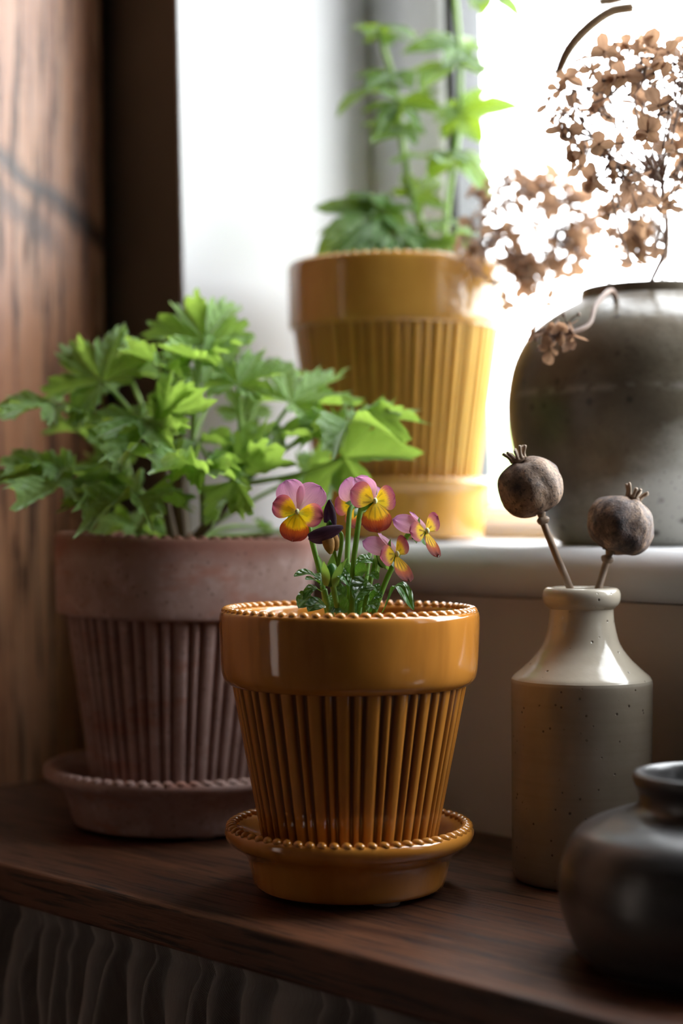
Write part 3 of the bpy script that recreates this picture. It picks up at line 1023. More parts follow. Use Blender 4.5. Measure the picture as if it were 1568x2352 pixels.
CA = gz(600, 690, 1.105); CB = gz(880, 750, 1.10); CC = gz(700, 600, 1.115); CD = gz(480, 740, 1.13); CE = gz(560, 600, 1.12)
gstem([P(396, 1300, 1.115), gz(628, 950, 1.11), gz(606, 830, 1.105), CA, gz(590, 620, 1.11), CE], 0.0040, 0.0022, 'woody_stem', 'stem')
gstem([P(418, 1300, 1.11), gz(715, 945, 1.105), gz(790, 870, 1.10), CB], 0.0042, 0.0026, 'woody_stem', 'stem')
gstem([P(424, 1300, 1.13), gz(665, 900, 1.125), gz(655, 780, 1.12), gz(670, 680, 1.118), CC], 0.0038, 0.0022, 'woody_stem', 'stem')
gstem([P(405, 1300, 1.14), gz(560, 850, 1.14), CD], 0.0030, 0.0022, 'green_stem', 'stem')

#    joint (x, y, Y)      tip (x, y, Y)     facing          shape  petiole from, via
GL = [
    ((748, 228, 1.10), (655, 70, 1.125), (0.15, -1.0, 0.45), 0, CC, (712, 420, 1.11)),
    ((715, 296, 1.08), (612, 240, 1.06), (0.05, -0.25, 1), 1, CC, (712, 450, 1.10)),
    ((735, 285, 1.085), (828, 205, 1.10), (-0.25, -0.45, 1), 6, CC, (720, 400, 1.10)),
    ((372, 378, 1.085), (235, 232, 1.11), (-0.25, -0.95, 0.45), 3, CE, (440, 440, 1.10)),
    ((592, 322, 1.08), (445, 252, 1.06), (0.1, -0.35, 1), 5, CE, (640, 420, 1.10)),
    ((200, 462, 1.09), (2, 480, 1.06), (0.0, -0.28, 1), 4, CD, (340, 545, 1.11)),
    ((215, 690, 1.08), (8, 690, 1.05), (0.0, -0.32, 1), 8, CD, (300, 715, 1.10)),
    ((262, 735, 1.06), (62, 838, 1.02), (-0.15, -0.7, 0.8), 1, CD, (380, 760, 1.09)),
    ((505, 792, 1.05), (300, 838, 1.01), (0.0, -0.34, 1), 2, gz(500, 925, 1.12), (542, 850, 1.08)),
    ((596, 500, 1.05), (692, 395, 1.03), (-0.55, -0.9, 0.35), 3, CA, (560, 600, 1.07)),
    ((520, 512, 1.06), (372, 552, 1.03), (0.0, -0.42, 1), 4, CA, (540, 600, 1.08)),
    ((556, 525, 1.05), (645, 640, 1.01), (-0.5, -0.6, 0.8), 7, CA, (545, 620, 1.07)),
    ((712, 690, 1.04), (556, 695, 1.00), (0.10, -0.26, 1), 5, gz(740, 890, 1.11), (735, 790, 1.07)),
    ((728, 690, 1.04), (872, 688, 1.02), (-0.1, -0.32, 1), 6, gz(740, 890, 1.11), (742, 790, 1.07)),
    ((860, 728, 1.06), (1058, 668, 1.03), (-0.15, -1.0, 0.55), 5, CB, (868, 745, 1.09)),
    ((868, 388, 1.08), (952, 258, 1.10), (-0.2, -0.75, 0.8), 8, CB, (876, 560, 1.09)),
    ((1062, 452, 1.10), (1238, 358, 1.13), (-0.25, -0.85, 0.7), 1, CB, (960, 600, 1.10)),
    ((1000, 582, 1.08), (1188, 552, 1.05), (0.0, -0.48, 1), 3, CB, (930, 650, 1.09)),
    ((1275, 522, 1.07), (1450, 528, 1.03), (0.0, -0.50, 1), 2, CB, (1060, 610, 1.09)),
    ((1255, 652, 1.08), (1500, 628, 1.05), (-0.05, -1.0, 0.40), 0, CB, (1080, 715, 1.09)),
    ((1112, 712, 1.13), (1232, 700, 1.11), (0, -0.8, 0.6), 7, gz(720, 930, 1.12), (900, 820, 1.13)),
    ((722, 385, 1.13), (652, 322, 1.15), (0, -0.9, 0.6), 4, CC, (715, 480, 1.12)),
    ((882, 500, 1.15), (930, 392, 1.16), (0.3, -1, 0.1), 8, CB, (880, 620, 1.12)),
    ((500, 905, 1.14), (340, 935, 1.12), (0, -0.50, 1), 0, gz(600, 960, 1.14), (540, 930, 1.14)),
    ((440, 600, 1.16), (355, 655, 1.15), (0, -0.6, 0.9), 3, CD, (460, 660, 1.14)),
    ((722, 602, 1.09), (838, 572, 1.07), (0, -0.35, 1), 6, CB, (790, 690, 1.09)),
    ((470, 350, 1.16), (420, 250, 1.18), (0, -0.9, 0.6), 2, CE, (520, 470, 1.14)),
    ((800, 330, 1.16), (770, 240, 1.18), (0, -0.8, 0.7), 7, CC, (750, 470, 1.14)),
    ((985, 330, 1.15), (1060, 290, 1.17), (0, -0.7, 0.8), 4, CB, (900, 560, 1.12)),
    ((400, 690, 1.15), (330, 650, 1.17), (0, -0.7, 0.8), 5, CD, (440, 720, 1.14)),
    ((290, 560, 1.15), (380, 520, 1.18), (0, -0.6, 0.9), 6, CD, (400, 650, 1.14)),
    ((985, 912, 1.17), (935, 905, 1.16), (0, -0.6, 0.9), 7, gz(720, 940, 1.13), (850, 905, 1.15)),
    ((1150, 905, 1.16), (1185, 930, 1.15), (0, -0.8, 0.6), 8, gz(720, 945, 1.13), (930, 930, 1.15)),
]
for (b, t, up, k, st, via) in GL:
    B, T = gz(*b), gz(*t)
    put_leaf(ger, GER, B, T, up, k)
    path = [p - GROOT for p in spline([st, gz(*via), B], 16)]
    MB().tube(path, [0.0018 - 0.0005 * q / 16 for q in range(17)], 8).build('petiole', MAT['green_stem'], ger)

# ---- ivy in the mustard pot
IROOT = MP + Vector((0, 0, 0.176 + 0.0078 - 0.004))
ivy = thing('climbing_ivy', IROOT, 'climbing ivy with two tall stems growing in the mustard pot', 'plant', 'potted plants')


IVY_PTS = []


def ivy_stem(pp, r0, r1):
    path = [p - IROOT for p in spline([P(*q) for q in pp], 40)]
    IVY_PTS.extend(path)
    MB().tube(path, [r0 + (r1 - r0) * k / 40 for k in range(41)], 9).build('stem', MAT['green_stem'], ivy)


ivy_stem([(1000, 640, 1.26), (985, 560, 1.26), (950, 470, 1.265), (928, 360, 1.27), (908, 210, 1.27), (880, 105, 1.27), (868, 60, 1.27)], 0.0034, 0.0018)
ivy_stem([(1010, 640, 1.27), (1030, 450, 1.28), (1052, 300, 1.285), (1056, 140, 1.28), (1045, 0, 1.28), (1038, -80, 1.28)], 0.0026, 0.0018)
ivy_stem([(940, 640, 1.25), (915, 540, 1.25), (870, 480, 1.245), (850, 450, 1.24)], 0.0026, 0.0018)
IL = [
    ((868, 62, 1.27), (948, 38, 1.24), (0, -0.25, 1)), ((866, 62, 1.27), (822, 46, 1.25), (0, -0.25, 1)), ((875, 85, 1.27), (905, 48, 1.29), (0, -0.5, 1)),
    ((905, 168, 1.27), (842, 186, 1.24), (0, -0.6, 1)), ((905, 168, 1.27), (952, 164, 1.25), (0, -0.7, 1)),
    ((878, 196, 1.27), (766, 204, 1.24), (0, -0.12, 1)),
    ((918, 238, 1.27), (1006, 232, 1.24), (0, -0.9, 0.7)), ((915, 240, 1.27), (878, 262, 1.24), (0, -0.9, 0.7)),
    ((918, 292, 1.27), (858, 304, 1.24), (0, -0.8, 0.8)), ((922, 290, 1.27), (973, 292, 1.25), (0, -0.8, 0.8)),
    ((1052, 104, 1.28), (944, 76, 1.26), (0, -0.8, 0.7)), ((1056, 110, 1.28), (1080, 70, 1.30), (0, -0.8, 0.7)),
    ((1052, 142, 1.28), (1116, 120, 1.25), (0, -0.25, 1)), ((1045, 142, 1.28), (962, 174, 1.24), (0, -0.2, 1)),
    ((1052, 262, 1.28), (1195, 222, 1.26), (-0.1, -0.8, 0.6)), ((1050, 262, 1.28), (1065, 212, 1.31), (0, -0.8, 0.6)),
    ((1010, 362, 1.27), (898, 346, 1.24), (0, -0.3, 1)), ((1040, 352, 1.28), (1135, 390, 1.24), (0, -0.3, 1)), ((1030, 350, 1.28), (1080, 350, 1.25), (0, -0.45, 1)),
    ((950, 450, 1.265), (1022, 396, 1.28), (0, -1, 0.4)),
    ((868, 492, 1.24), (742, 545, 1.20), (0.1, -0.9, 0.6)), ((866, 478, 1.24), (798, 438, 1.26), (0, -0.8, 0.7)), ((872, 505, 1.24), (768, 572, 1.20), (0, -0.7, 0.8)),
    ((905, 520, 1.25), (838, 570, 1.20), (0, -0.8, 0.7)), ((880, 480, 1.25), (925, 510, 1.22), (0, -0.8, 0.7)), ((850, 450, 1.24), (890, 432, 1.27), (0, -0.8, 0.7)),
    ((820, 510, 1.27), (760, 500, 1.28), (0, -0.8, 0.7)),
    ((1000, 505, 1.26), (1088, 494, 1.24), (0, -0.35, 1)), ((1050, 540, 1.27), (1092, 572, 1.26), (0, -1, 0.5)),
    ((935, 570, 1.24), (1005, 578, 1.21), (0, -0.9, 0.6)), ((960, 560, 1.26), (900, 575, 1.22), (0, -0.7, 0.8)), ((985, 560, 1.25), (1040, 575, 1.22), (0, -0.7, 0.8)),
    ((1120, -20, 1.26), (1198, 2, 1.24), (0, -0.7, 0.7)), ((1118, -18, 1.26), (1085, 2, 1.24), (0, -0.7, 0.7)),
]
for i, (b, t, up) in enumerate(IL):
    B, T = P(*b), P(*t)
    put_leaf(ivy, IVY, B, T, up, i, stretch=(1.0, 1, 1))
    near = min(IVY_PTS, key=lambda q: (q + IROOT - B).length) + IROOT
    if b[1] > 0 and (near - B).length > 0.0015:
        MB().tube([p - IROOT for p in spline([near, (near + B) / 2 + Vector((0, 0, 0.001)), B], 6)], 0.0008, 6).build('petiole', MAT['green_stem'], ivy)
    if b[1] < 0:
        MB().tube([p - IROOT for p in spline([P(1040, -60, 1.28), P(1080, -40, 1.27), B], 8)], 0.0009, 6).build('petiole', MAT['green_stem'], ivy)

# ------------------------------------------------------------------ viola
VROOT = FP + Vector((0, 0, 0.0072 + 0.118 - 0.003))
vio = thing('viola', VROOT, 'small viola plant with mauve and yellow flowers in the amber pot', 'plant', 'potted plants')


def vz(x, y, Y=0.91):  # 3.409x enlargement at (600, 1060)
    return P(600 + x / 3.409, 1060 + y / 3.409, Y)


def wfun(s):
    if s < 0.58: return 0.10 + 0.90 * math.sin(PI / 2 * s / 0.58)
    return math.sqrt(max(0.0, 1 - ((s - 0.58) / 0.42) ** 2))


def petal(parent, kind, ang, L, W, tilt, bend, cup, seed, wav=0.06, notch=0.0):
    """flower local frame: faces +Z, top +Y; ang measured from +Y clockwise"""
    rnd = random.Random(seed)
    ns, nt = 14, 13
    mb = MB(); pts = []
    a = R(ang)
    ex = Vector((math.sin(a), math.cos(a), 0)); ey = Vector((math.cos(a), -math.sin(a), 0)); ez = Vector((0, 0, 1))
    p1, p2 = rnd.uniform(0, 6), rnd.uniform(0, 6)
    for i in range(ns + 1):
        s = i / ns
        # angle of the midrib changes along its length
        phi = R(tilt) + R(bend) * s
        cx = math.cos(R(tilt) + R(bend) * s / 2) * s * L
        cz = math.sin(R(tilt) + R(bend) * s / 2) * s * L
        for j in range(nt + 1):
            t = -1 + 2 * j / nt
            w = wfun(s) * W / 2
            n_ = notch * math.exp(-(t / 0.22) ** 2) * (s ** 6) * L
            z = cz + cup * (t * t) * w + wav * L * s * s * math.sin(3.2 * t + p1) * 0.5 + wav * L * 0.4 * s ** 3 * math.sin(8 * t + p2)
            pts.append(ex * (cx - n_ + 0.0008) + ey * (t * w) + ez * z)
            mb.st[len(pts) - 1] = (s, t, 0)
    mb.grid(pts, ns + 1, nt + 1)
    return mb.build('petal', MAT['petal_' + kind], parent)


def calyx(root, M, s=1.0, faded=False):
    mb = MB()
    mb.blob(Vector((0, -0.0006, -0.0026 * s)), (Vector((1, 0, 0)), Vector((0, 1, 0)), Vector((0, 0, 1))), 0.0020 * s, 0.0020 * s, 0.0028 * s, 12, 8)
    for k in range(5):                                    # narrow green sepals
        a = TAU * k / 5 + 0.3
        e = Vector((math.sin(a), math.cos(a), 0)); side = Vector((math.cos(a), -math.sin(a), 0))
        g = []
        for i in range(6):
            t = i / 5
            w = 0.0015 * s * math.sin(PI * (0.12 + 0.88 * t)) + 0.00005
            c = e * (0.0012 + 0.0072 * s * t) + Vector((0, 0, -0.0030 * s - 0.0010 * s * math.sin(3 * t)))
            g += [c - side * w, c + side * w + Vector((0, 0, 0.0002))]
        mb.grid(g, 6, 2)
    mb.tube([Vector((0, -0.001, -0.003 * s)), Vector((0, -0.0012, -0.0068 * s)), Vector((0, -0.0025, -0.0088 * s))], [0.0012 * s, 0.0009 * s, 0.0006 * s], 7)
    return mb.build('flower', MAT['viola_leaf'], root, M=M)


def flower(x, y, Y, face, up, s, spread=1.0, seed=0, opts=None):
    c = vz(x, y, Y) - VROOT
    z = Vector(face).normalized(); u = Vector(up); u = (u - z * u.dot(z)).normalized(); xx = u.cross(z)
    M = Matrix.Translation(c) @ Matrix((xx, u, z)).transposed().to_4x4()
    fl = calyx(vio, M, 1.0)
    o = dict(upper=[(-24, 0.0185, 0.0158, -8, -10, 0.1), (36, 0.0185, 0.0165, -12, -12, 0.1)],
             lateral=[(-72, 0.0132, 0.0128, 12, -14, 0.15), (98, 0.0132, 0.0128, 12, -14, 0.15)],
             lower=[(186, 0.0150, 0.0158, 14, -22, -0.1)])
    if opts: o.update(opts)
    n = seed
    for kind in ('upper', 'lateral', 'lower'):
        for (a, L, W, ti, be, cu) in o[kind]:
            n += 1
            pt = petal(fl, kind, a, L * s, W * s, ti, be, cu, n, notch=0.10 if kind == 'lower' else 0.0)
            off = {'upper': -0.0006, 'lateral': 0.0002, 'lower': 0.0008}[kind]
            pt.location = (0, 0, off)
    th = MB().blob(Vector((0, 0.0002, 0.0014)), (Vector((1, 0, 0)), Vector((0, 1, 0)), Vector((0, 0, 1))), 0.0012, 0.0017, 0.0012, 10, 7)
    th.build('throat', MAT['throat'], fl)
    return c


flower(283, 398, 0.893, (-0.10, -0.98, 0.06), (0.05, 0, 1), 1.00, seed=10)
flower(885, 312, 0.893, (0.30, -0.94, 0.05), (-0.02, 0, 1), 0.96, seed=30, opts=dict(
    upper=[(-22, 0.0200, 0.0120, -38, -10, 0.7), (24, 0.0135, 0.0150, -40, -10, 0.1)],
    lateral=[(-66, 0.0145, 0.0150, 10, -12, 0.1), (76, 0.0120, 0.0140, 6, -20, 0.1)], lower=[(176, 0.0165, 0.0178, 8, -16, -0.1)]))
flower(725, 330, 0.925, (-0.55, 0.75, -0.05), (0, 0, 1), 0.86, seed=50)
flower(1283, 548, 0.895, (0.80, -0.58, 0.16), (-0.30, 0, 1), 0.90, seed=70, opts=dict(
    upper=[(-38, 0.0190, 0.0140, -42, -8, 0.1), (30, 0.0165, 0.0130, -34, -8, 0.1)],
    lateral=[(-80, 0.0130, 0.0118, -4, -8, 0.1), (62, 0.0135, 0.0120, 14, -8, 0.1)], lower=[(188, 0.0165, 0.0130, 22, -4, -0.1)]))
flower(1048, 728, 0.890, (0.78, -0.60, 0.10), (-0.28, 0, 1), 0.94, seed=90, opts=dict(
    upper=[(-38, 0.0185, 0.0125, -44, -6, 0.1), (26, 0.0170, 0.0130, -38, -8, 0.1)],
    lateral=[(-84, 0.0120, 0.0120, -2, -10, 0.1), (58, 0.0120, 0.0120, 10, -10, 0.1)], lower=[(186, 0.0165, 0.0150, 24, 0, -0.1)]))

# wilted flower with rolled dark petals
wc_ = vz(540, 500, 0.892)
wil = MB().blob(Vector((0, 0, 0)), (Vector((1, 0, 0)), Vector((0, 1, 0)), Vector((0, 0, 1))), 0.0022, 0.0022, 0.0028, 10, 7).build('wilted_flower', MAT['viola_leaf'], vio, M=Matrix.Translation(wc_ - VROOT))


def fold_petal(p0, p1, w, mat, seed, sag=0.0, n=12, open_=0.6):
    """a petal rolled along its length, tapering to the ends"""
    rnd = random.Random(seed)
    d = (p1 - p0); side = d.cross(Vector((0, 1, 0))).normalized(); mb = MB(); pts = []
    for i in range(n + 1):
        s = i / n
        ww = w * (max(0.0, math.sin(PI * min(1, 0.08 + 0.9 * s))) ** 0.7) + 0.0003
        c = p0 + d * s + Vector((0, 0, -sag * math.sin(PI * s)))
        for j in range(9):
            a = R(-150 * open_ + 300 * open_ * j / 8)
            pts.append(c + side * (ww * math.sin(a)) + Vector((0, -1, 0)) * (ww * 0.6 * math.cos(a) + 0.0006 * mnoise.noise(Vector((s * 6, j, seed)))))
            mb.st[len(pts) - 1] = (s, -1 + j / 4, 0)
    mb.grid(pts, n + 1, 9)
    mb.build('petal', MAT[mat], wil)


def wl_(x, y, Y): return vz(x, y, Y) - wc_


fold_petal(wl_(505, 480, 0.893), wl_(538, 298, 0.893), 0.0019, 'petal_wilted', 1)
fold_petal(wl_(575, 500, 0.890), wl_(532, 300, 0.892), 0.0016, 'petal_wilted', 2)
fold_petal(wl_(368, 592, 0.888), wl_(640, 512, 0.886), 0.0034, 'petal_wilted', 3, 0.0006)
fold_petal(wl_(370, 595, 0.892), wl_(500, 632, 0.892), 0.0018, 'petal_wilted', 4)
fold_petal(wl_(505, 545, 0.888), wl_(545, 725, 0.888), 0.0029, 'petal_ochre', 5)
fold_petal(wl_(555, 545, 0.890), wl_(590, 700, 0.890), 0.0022, 'petal_ochre', 6)
fold_petal(wl_(575, 530, 0.891), wl_(592, 640, 0.891), 0.0015, 'petal_wilted', 7)


def vstem(pts, r=0.0013):
    path = [vz(*p) - VROOT for p in pts]
    MB().tube(spline(path, 24), [r * (1.12 - 0.25 * 1 * k / 24) if False else r for k in range(25)], 8).build('flower_stem', MAT['viola_stem'], vio)


vstem([(345, 440, 0.900), (372, 520, 0.902), (405, 660, 0.904), (460, 880, 0.906), (510, 1150, 0.91), (530, 1250, 0.912)], 0.0014)
vstem([(880, 350, 0.900), (800, 350, 0.903), (775, 390, 0.903), (745, 600, 0.902), (718, 830, 0.903), (712, 1100, 0.905), (712, 1250, 0.906)], 0.00155)
vstem([(715, 350, 0.920), (690, 400, 0.918), (678, 600, 0.916), (672, 820, 0.914), (690, 1080, 0.912), (695, 1250, 0.912)], 0.0014)
vstem([(1240, 560, 0.903), (1165, 560, 0.907), (1130, 600, 0.909), (1085, 700, 0.912), (1010, 860, 0.915), (940, 1030, 0.917), (880, 1200, 0.918)], 0.0013)
vstem([(1015, 745, 0.898), (1000, 760, 0.902), (1025, 820, 0.904), (985, 910, 0.905), (930, 1050, 0.906), (880, 1190, 0.907)], 0.0014)
vstem([(960, 730, 0.910), (905, 750, 0.910), (880, 830, 0.909), (850, 950, 0.908), (815, 1100, 0.908), (800, 1230, 0.908)], 0.0013)
vstem([(600, 540, 0.894), (628, 580, 0.896), (622, 680, 0.898), (605, 800, 0.900), (610, 950, 0.903), (650, 1180, 0.906)], 0.0011)
vstem([(560, 640, 0.897), (575, 740, 0.899), (600, 900, 0.902), (610, 1100, 0.904), (620, 1230, 0.905)], 0.0011)
vstem([(850, 715, 0.925), (840, 790, 0.924), (820, 920, 0.922), (790, 1080, 0.918), (760, 1230, 0.915)], 0.0011)
vstem([(555, 950, 0.885), (575, 1050, 0.888), (600, 1170, 0.892), (610, 1250, 0.894)], 0.0015)
vstem([(760, 1080, 0.92), (750, 1180, 0.92), (740, 1260, 0.92)], 0.0018)
vstem([(490, 1000, 0.905), (520, 1120, 0.905), (560, 1250, 0.905)], 0.0016)

# buds
for (x, y, Y, s, dirv) in ((545, 890, 0.884, 1.25, (0.1, -0.3, 1)), (935, 772, 0.905, 0.85, (0.35, -0.2, -1)), (1215, 575, 0.905, 0.4, (0.4, -0.2, -1))):
    z = Vector(dirv).normalized()
    M = Matrix.Translation(vz(x, y, Y) - VROOT) @ z.to_track_quat('Z', 'Y').to_matrix().to_4x4()
    b = MB().blob(Vector((0, 0, 0)), (Vector((1, 0, 0)), Vector((0, 1, 0)), Vector((0, 0, 1))), 0.0030 * s, 0.0030 * s, 0.0052 * s, 14, 10).build('bud', MAT['viola_leaf'], vio, M=M)
    for k in range(5):
        a = TAU * k / 5
        e = Vector((math.cos(a), math.sin(a), 0)); side = Vector((-math.sin(a), math.cos(a), 0))
        g = []
        for i in range(7):
            t = i / 6
            w = 0.0022 * s * math.sin(PI * (0.15 + 0.85 * t)) + 0.00008
            c = e * ((0.0032 + 0.003 * t * t) * s) + Vector((0, 0, (-0.004 + 0.0115 * t) * s))
            g += [c - side * w, c + e * 0.0004, c + side * w]
        m = MB(); m.grid(g, 7, 3); m.build('sepal', MAT['viola_stem'], b)


def ovate(parent, base, mid, tip, w, up, seed, mat='viola_leaf', teeth=0.12, nt=4):
    """small scalloped leaf following a curved midrib"""
    ns = 14
    mid_pts = spline([base, mid, tip], ns)
    L = (tip - base).length
    mb = MB(); pts = []
    for i, c in enumerate(mid_pts):
        s = i / ns
        t_ = (mid_pts[min(i + 1, ns)] - mid_pts[max(i - 1, 0)]).normalized()
        up_ = Vector(up); nrm = (up_ - t_ * up_.dot(t_)).normalized(); side = t_.cross(nrm)
        ww = w * (0.06 + 0.94 * max(0.0, math.sin(PI * max(0.0, (s - 0.10) / 0.90))) ** 0.75 if s > 0.10 else 0.06)
        ww *= 1 + teeth * (2 * abs((s * nt) % 1 - 0.5) - 0.5) * (1 if s > 0.15 else 0)
        for j in range(9):
            q = -1 + j / 4
            z = abs(q) * ww * 0.30 + 0.05 * w * math.sin(7 * s + q * 2 + seed)
            pts.append(c + side * (q * ww) + nrm * z)
            x = ((s - abs(q) * 0.18) * 5) % 1
            mb.val[len(pts) - 1] = max(math.exp(-(q / 0.12) ** 2), 0.18 * math.exp(-(min(x, 1 - x) / 0.15) ** 2))
    mb.grid(pts, ns + 1, 9)
    return mb.build('leaf', MAT[mat], parent)


VL = [  # base, tip, width in m, up, lift
    ((455, 915, 0.900), (255, 898, 0.895), 0.0058, (0, -0.5, 1), 0.002), ((470, 960, 0.900), (345, 925, 0.89), 0.0050, (0, -0.5, 1), 0.001),
    ((475, 1020, 0.902), (325, 1085, 0.892), 0.0048, (0, -0.6, 1), 0.004), ((420, 1075, 0.90), (292, 1150, 0.888), 0.0085, (0.1, -1, 0.6), 0.002),
    ((510, 1125, 0.90), (365, 1175, 0.888), 0.0080, (0, -0.9, 0.7), 0.002), ((520, 1060, 0.905), (660, 1060, 0.895), 0.0075, (0, -0.8, 0.8), 0.003),
    ((520, 1140, 0.897), (665, 1185, 0.885), 0.0100, (0, -1, 0.5), 0.002), ((470, 990, 0.897), (480, 870, 0.905), 0.0070, (0, -1, 0.4), 0.001),
    ((870, 965, 0.895), (735, 1080, 0.882), 0.0100, (-0.2, -1, 0.5), 0.0035), ((715, 1010, 0.90), (820, 985, 0.885), 0.0070, (0, -1, 0.5), 0.002),
    ((720, 850, 0.905), (885, 785, 0.91), 0.0060, (0, -0.7, 0.8), 0.003), ((715, 900, 0.903), (830, 862, 0.895), 0.0078, (0, -1, 0.5), 0.001),
    ((825, 895, 0.908), (912, 928, 0.90), 0.0048, (0, -0.6, 1), 0.002), ((855, 985, 0.908), (916, 1028, 0.90), 0.0046, (0, -0.6, 1), 0.002),
    ((840, 1100, 0.905), (945, 1062, 0.90), 0.0066, (0, -0.8, 0.8), 0.002), ((815, 1170, 0.902), (912, 1155, 0.89), 0.0062, (0, -0.8, 0.8), 0.003),
    ((945, 1185, 0.905), (1192, 1165, 0.89), 0.0072, (0, -0.35, 1), 0.0135), ((690, 905, 0.905), (610, 800, 0.91), 0.0055, (0, -1, 0.5), 0.001),
    ((690, 950, 0.91), (625, 870, 0.905), 0.0060, (0, -1, 0.5), 0.001), ((700, 880, 0.912), (700, 790, 0.918), 0.0052, (0, -1, 0.4), 0.001),
    ((880, 1020, 0.915), (880, 1090, 0.905), 0.0060, (0, -0.9, 0.5), 0.002), ((740, 1190, 0.91), (770, 1050, 0.915), 0.0075, (0, -1, 0.3), 0.002),
    ((600, 1180, 0.915), (560, 1040, 0.918), 0.0080, (0, -1, 0.3), 0.002), ((650, 1190, 0.92), (640, 1010, 0.925), 0.0080, (0, -1, 0.3), 0.002),
    ((840, 1200, 0.92), (880, 1080, 0.925), 0.0080, (0, -1, 0.3), 0.002), ((790, 760, 0.922), (850, 745, 0.915), 0.0030, (0, -0.6, 1), 0.001),
    ((700, 930, 0.91), (790, 910, 0.90), 0.0055, (0, -0.9, 0.6), 0.002), ((720, 1100, 0.915), (790, 1080, 0.905), 0.0065, (0, -1, 0.4), 0.002),
    ((590, 880, 0.886), (690, 975, 0.878), 0.0055, (0.4, -1, 0.5), 0.002),
]
for i, (b, t, w, up, lift) in enumerate(VL):
    B, T = vz(*b) - VROOT, vz(*t) - VROOT
    ovate(vio, B, (B + T) / 2 + Vector((0, 0, lift)), T, w * 0.62, up, i)

# ------------------------------------------------------------------ dried flowers in the jar
JM = jar.location + Vector((0, 0, 0.12))


def sepal_floret(seed):
    rnd = random.Random(seed)
    mb = MB()
    n = rnd.choice((4, 4, 3, 4))
    for k in range(n):
        a = TAU * k / n + rnd.uniform(-0.25, 0.25)
        e = Vector((math.cos(a), math.sin(a), 0)); side = Vector((-math.sin(a), math.cos(a), 0)); ez = Vector((0, 0, 1))
        L = rnd.uniform(0.75, 1.1); W = rnd.uniform(0.29, 0.47); tl = rnd.uniform(-0.5, 0.75); bd = rnd.uniform(-1.2, 1.2); tw = rnd.uniform(-0.8, 0.8)
        g = []; b0 = len(mb.v)
        for i in range(7):
            s = i / 6
            w = W * wfun(min(0.99, s)) if s < 0.999 else 0.02
            for j in range(5):
                t = -1 + j / 2
                z = s * L * (tl + bd * 0.5 * s) + 0.30 * abs(t) * w + tw * 0.3 * t * w * s + rnd.uniform(-0.03, 0.03)
                g.append(e * (s * L * (1 - 0.25 * abs(tl))) + side * (t * w) + ez * z)
                mb.val[b0 + len(g) - 1] = math.exp(-(t / 0.25) ** 2) * 0.8
        mb.grid(g, 7, 5)
    mb.blob(Vector((0, 0, 0.03)), (Vector((1, 0, 0)), Vector((0, 1, 0)), Vector((0, 0, 1))), 0.09, 0.09, 0.09, 6, 5)
    o = mb.build('floret', MAT['dried_sepal']); me = o.data; bpy.data.objects.remove(o)
    return me


FLO = [sepal_floret(k) for k in range(10)]


def hydrangea(label, stem, centre, radii, count, seed, size, extra=(), bias=None):
    """a dry flower head: main stem, forked twigs, papery florets"""
    rnd = random.Random(seed)
    root = thing('dried_hydrangea', JM, label, 'dried flower', 'dried flowers in the jar')
    sp = spline(stem, 20)
    top = sp[-1]
    MB().tube([p - JM for p in sp], [0.0019 - 0.0006 * k / 20 for k in range(21)], 8).build('stem', MAT['dry_twig'], root)
    tw = MB()
    hubs = []
    for k in range(16):
        d = Vector((rnd.gauss(0, 1), rnd.gauss(0, 0.8), rnd.gauss(0.2, 0.9))).normalized()
        h = centre + Vector((d.x * radii[0], d.y * radii[1], d.z * radii[2])) * rnd.uniform(0.35, 0.6)
        hubs.append(h)
        m = (top + h) / 2 + Vector((rnd.uniform(-1, 1), rnd.uniform(-1, 1), rnd.uniform(-1, 1))) * 0.005
        tw.tube([p - JM for p in spline([top, m, h], 6)], [0.00085 - 0.00004 * q for q in range(7)], 5)
    spots = []
    tries = 0
    while len(spots) < count and tries < 6000:
        tries += 1
        d = Vector((rnd.gauss(0, 1), rnd.gauss(0, 1), rnd.gauss(0, 1))).normalized()
        rr = rnd.uniform(0.45, 1.0) ** 0.6
        p = centre + Vector((d.x * radii[0], d.y * radii[1], d.z * radii[2])) * rr
        if bias and not bias(p, rnd): continue
        if any((p - q).length < size * 0.55 for q in spots): continue
        spots.append(p)
    spots += list(extra)
    for p in spots:
        h = min(hubs, key=lambda q: (q - p).length)
        m = (h + p) / 2 + Vector((rnd.uniform(-1, 1), rnd.uniform(-1, 1), rnd.uniform(-1, 1))) * 0.004
        tw.tube([q - JM for q in spline([h, m, p], 5)], 0.0006, 4)
        if rnd.random() < 0.8:                             # tiny fertile buds on side twigs
            for _ in range(2):
                e = m + Vector((rnd.uniform(-1, 1), rnd.uniform(-1, 1), rnd.uniform(-1, 1))) * 0.008
                tw.tube([m - JM, (m + e) / 2 - JM + Vector((0, 0, 0.001)), e - JM], 0.0005, 4)
                tw.blob(e - JM, (Vector((1, 0, 0)), Vector((0, 1, 0)), Vector((0, 0, 1))), 0.0013, 0.0013, 0.0013, 5, 4)
        d = (p - centre).normalized() + Vector((rnd.uniform(-1, 1), rnd.uniform(-1, 1), rnd.uniform(-1, 1))) * 0.7
        M = Matrix.Translation(p - JM) @ d.to_track_quat('Z', 'Y').to_matrix().to_4x4() @ Matrix.Rotation(rnd.uniform(0, 6.28), 4, 'Z') @ Matrix.Scale(size * rnd.uniform(0.75, 1.2), 4)
        obj('floret', rnd.choice(FLO), root, M=M)
    tw.build('twigs', MAT['dry_twig'], root)
    return root


def holes(p, rnd):
    return mnoise.noise(p * 38) > 0.0 or rnd.random() < 0.15


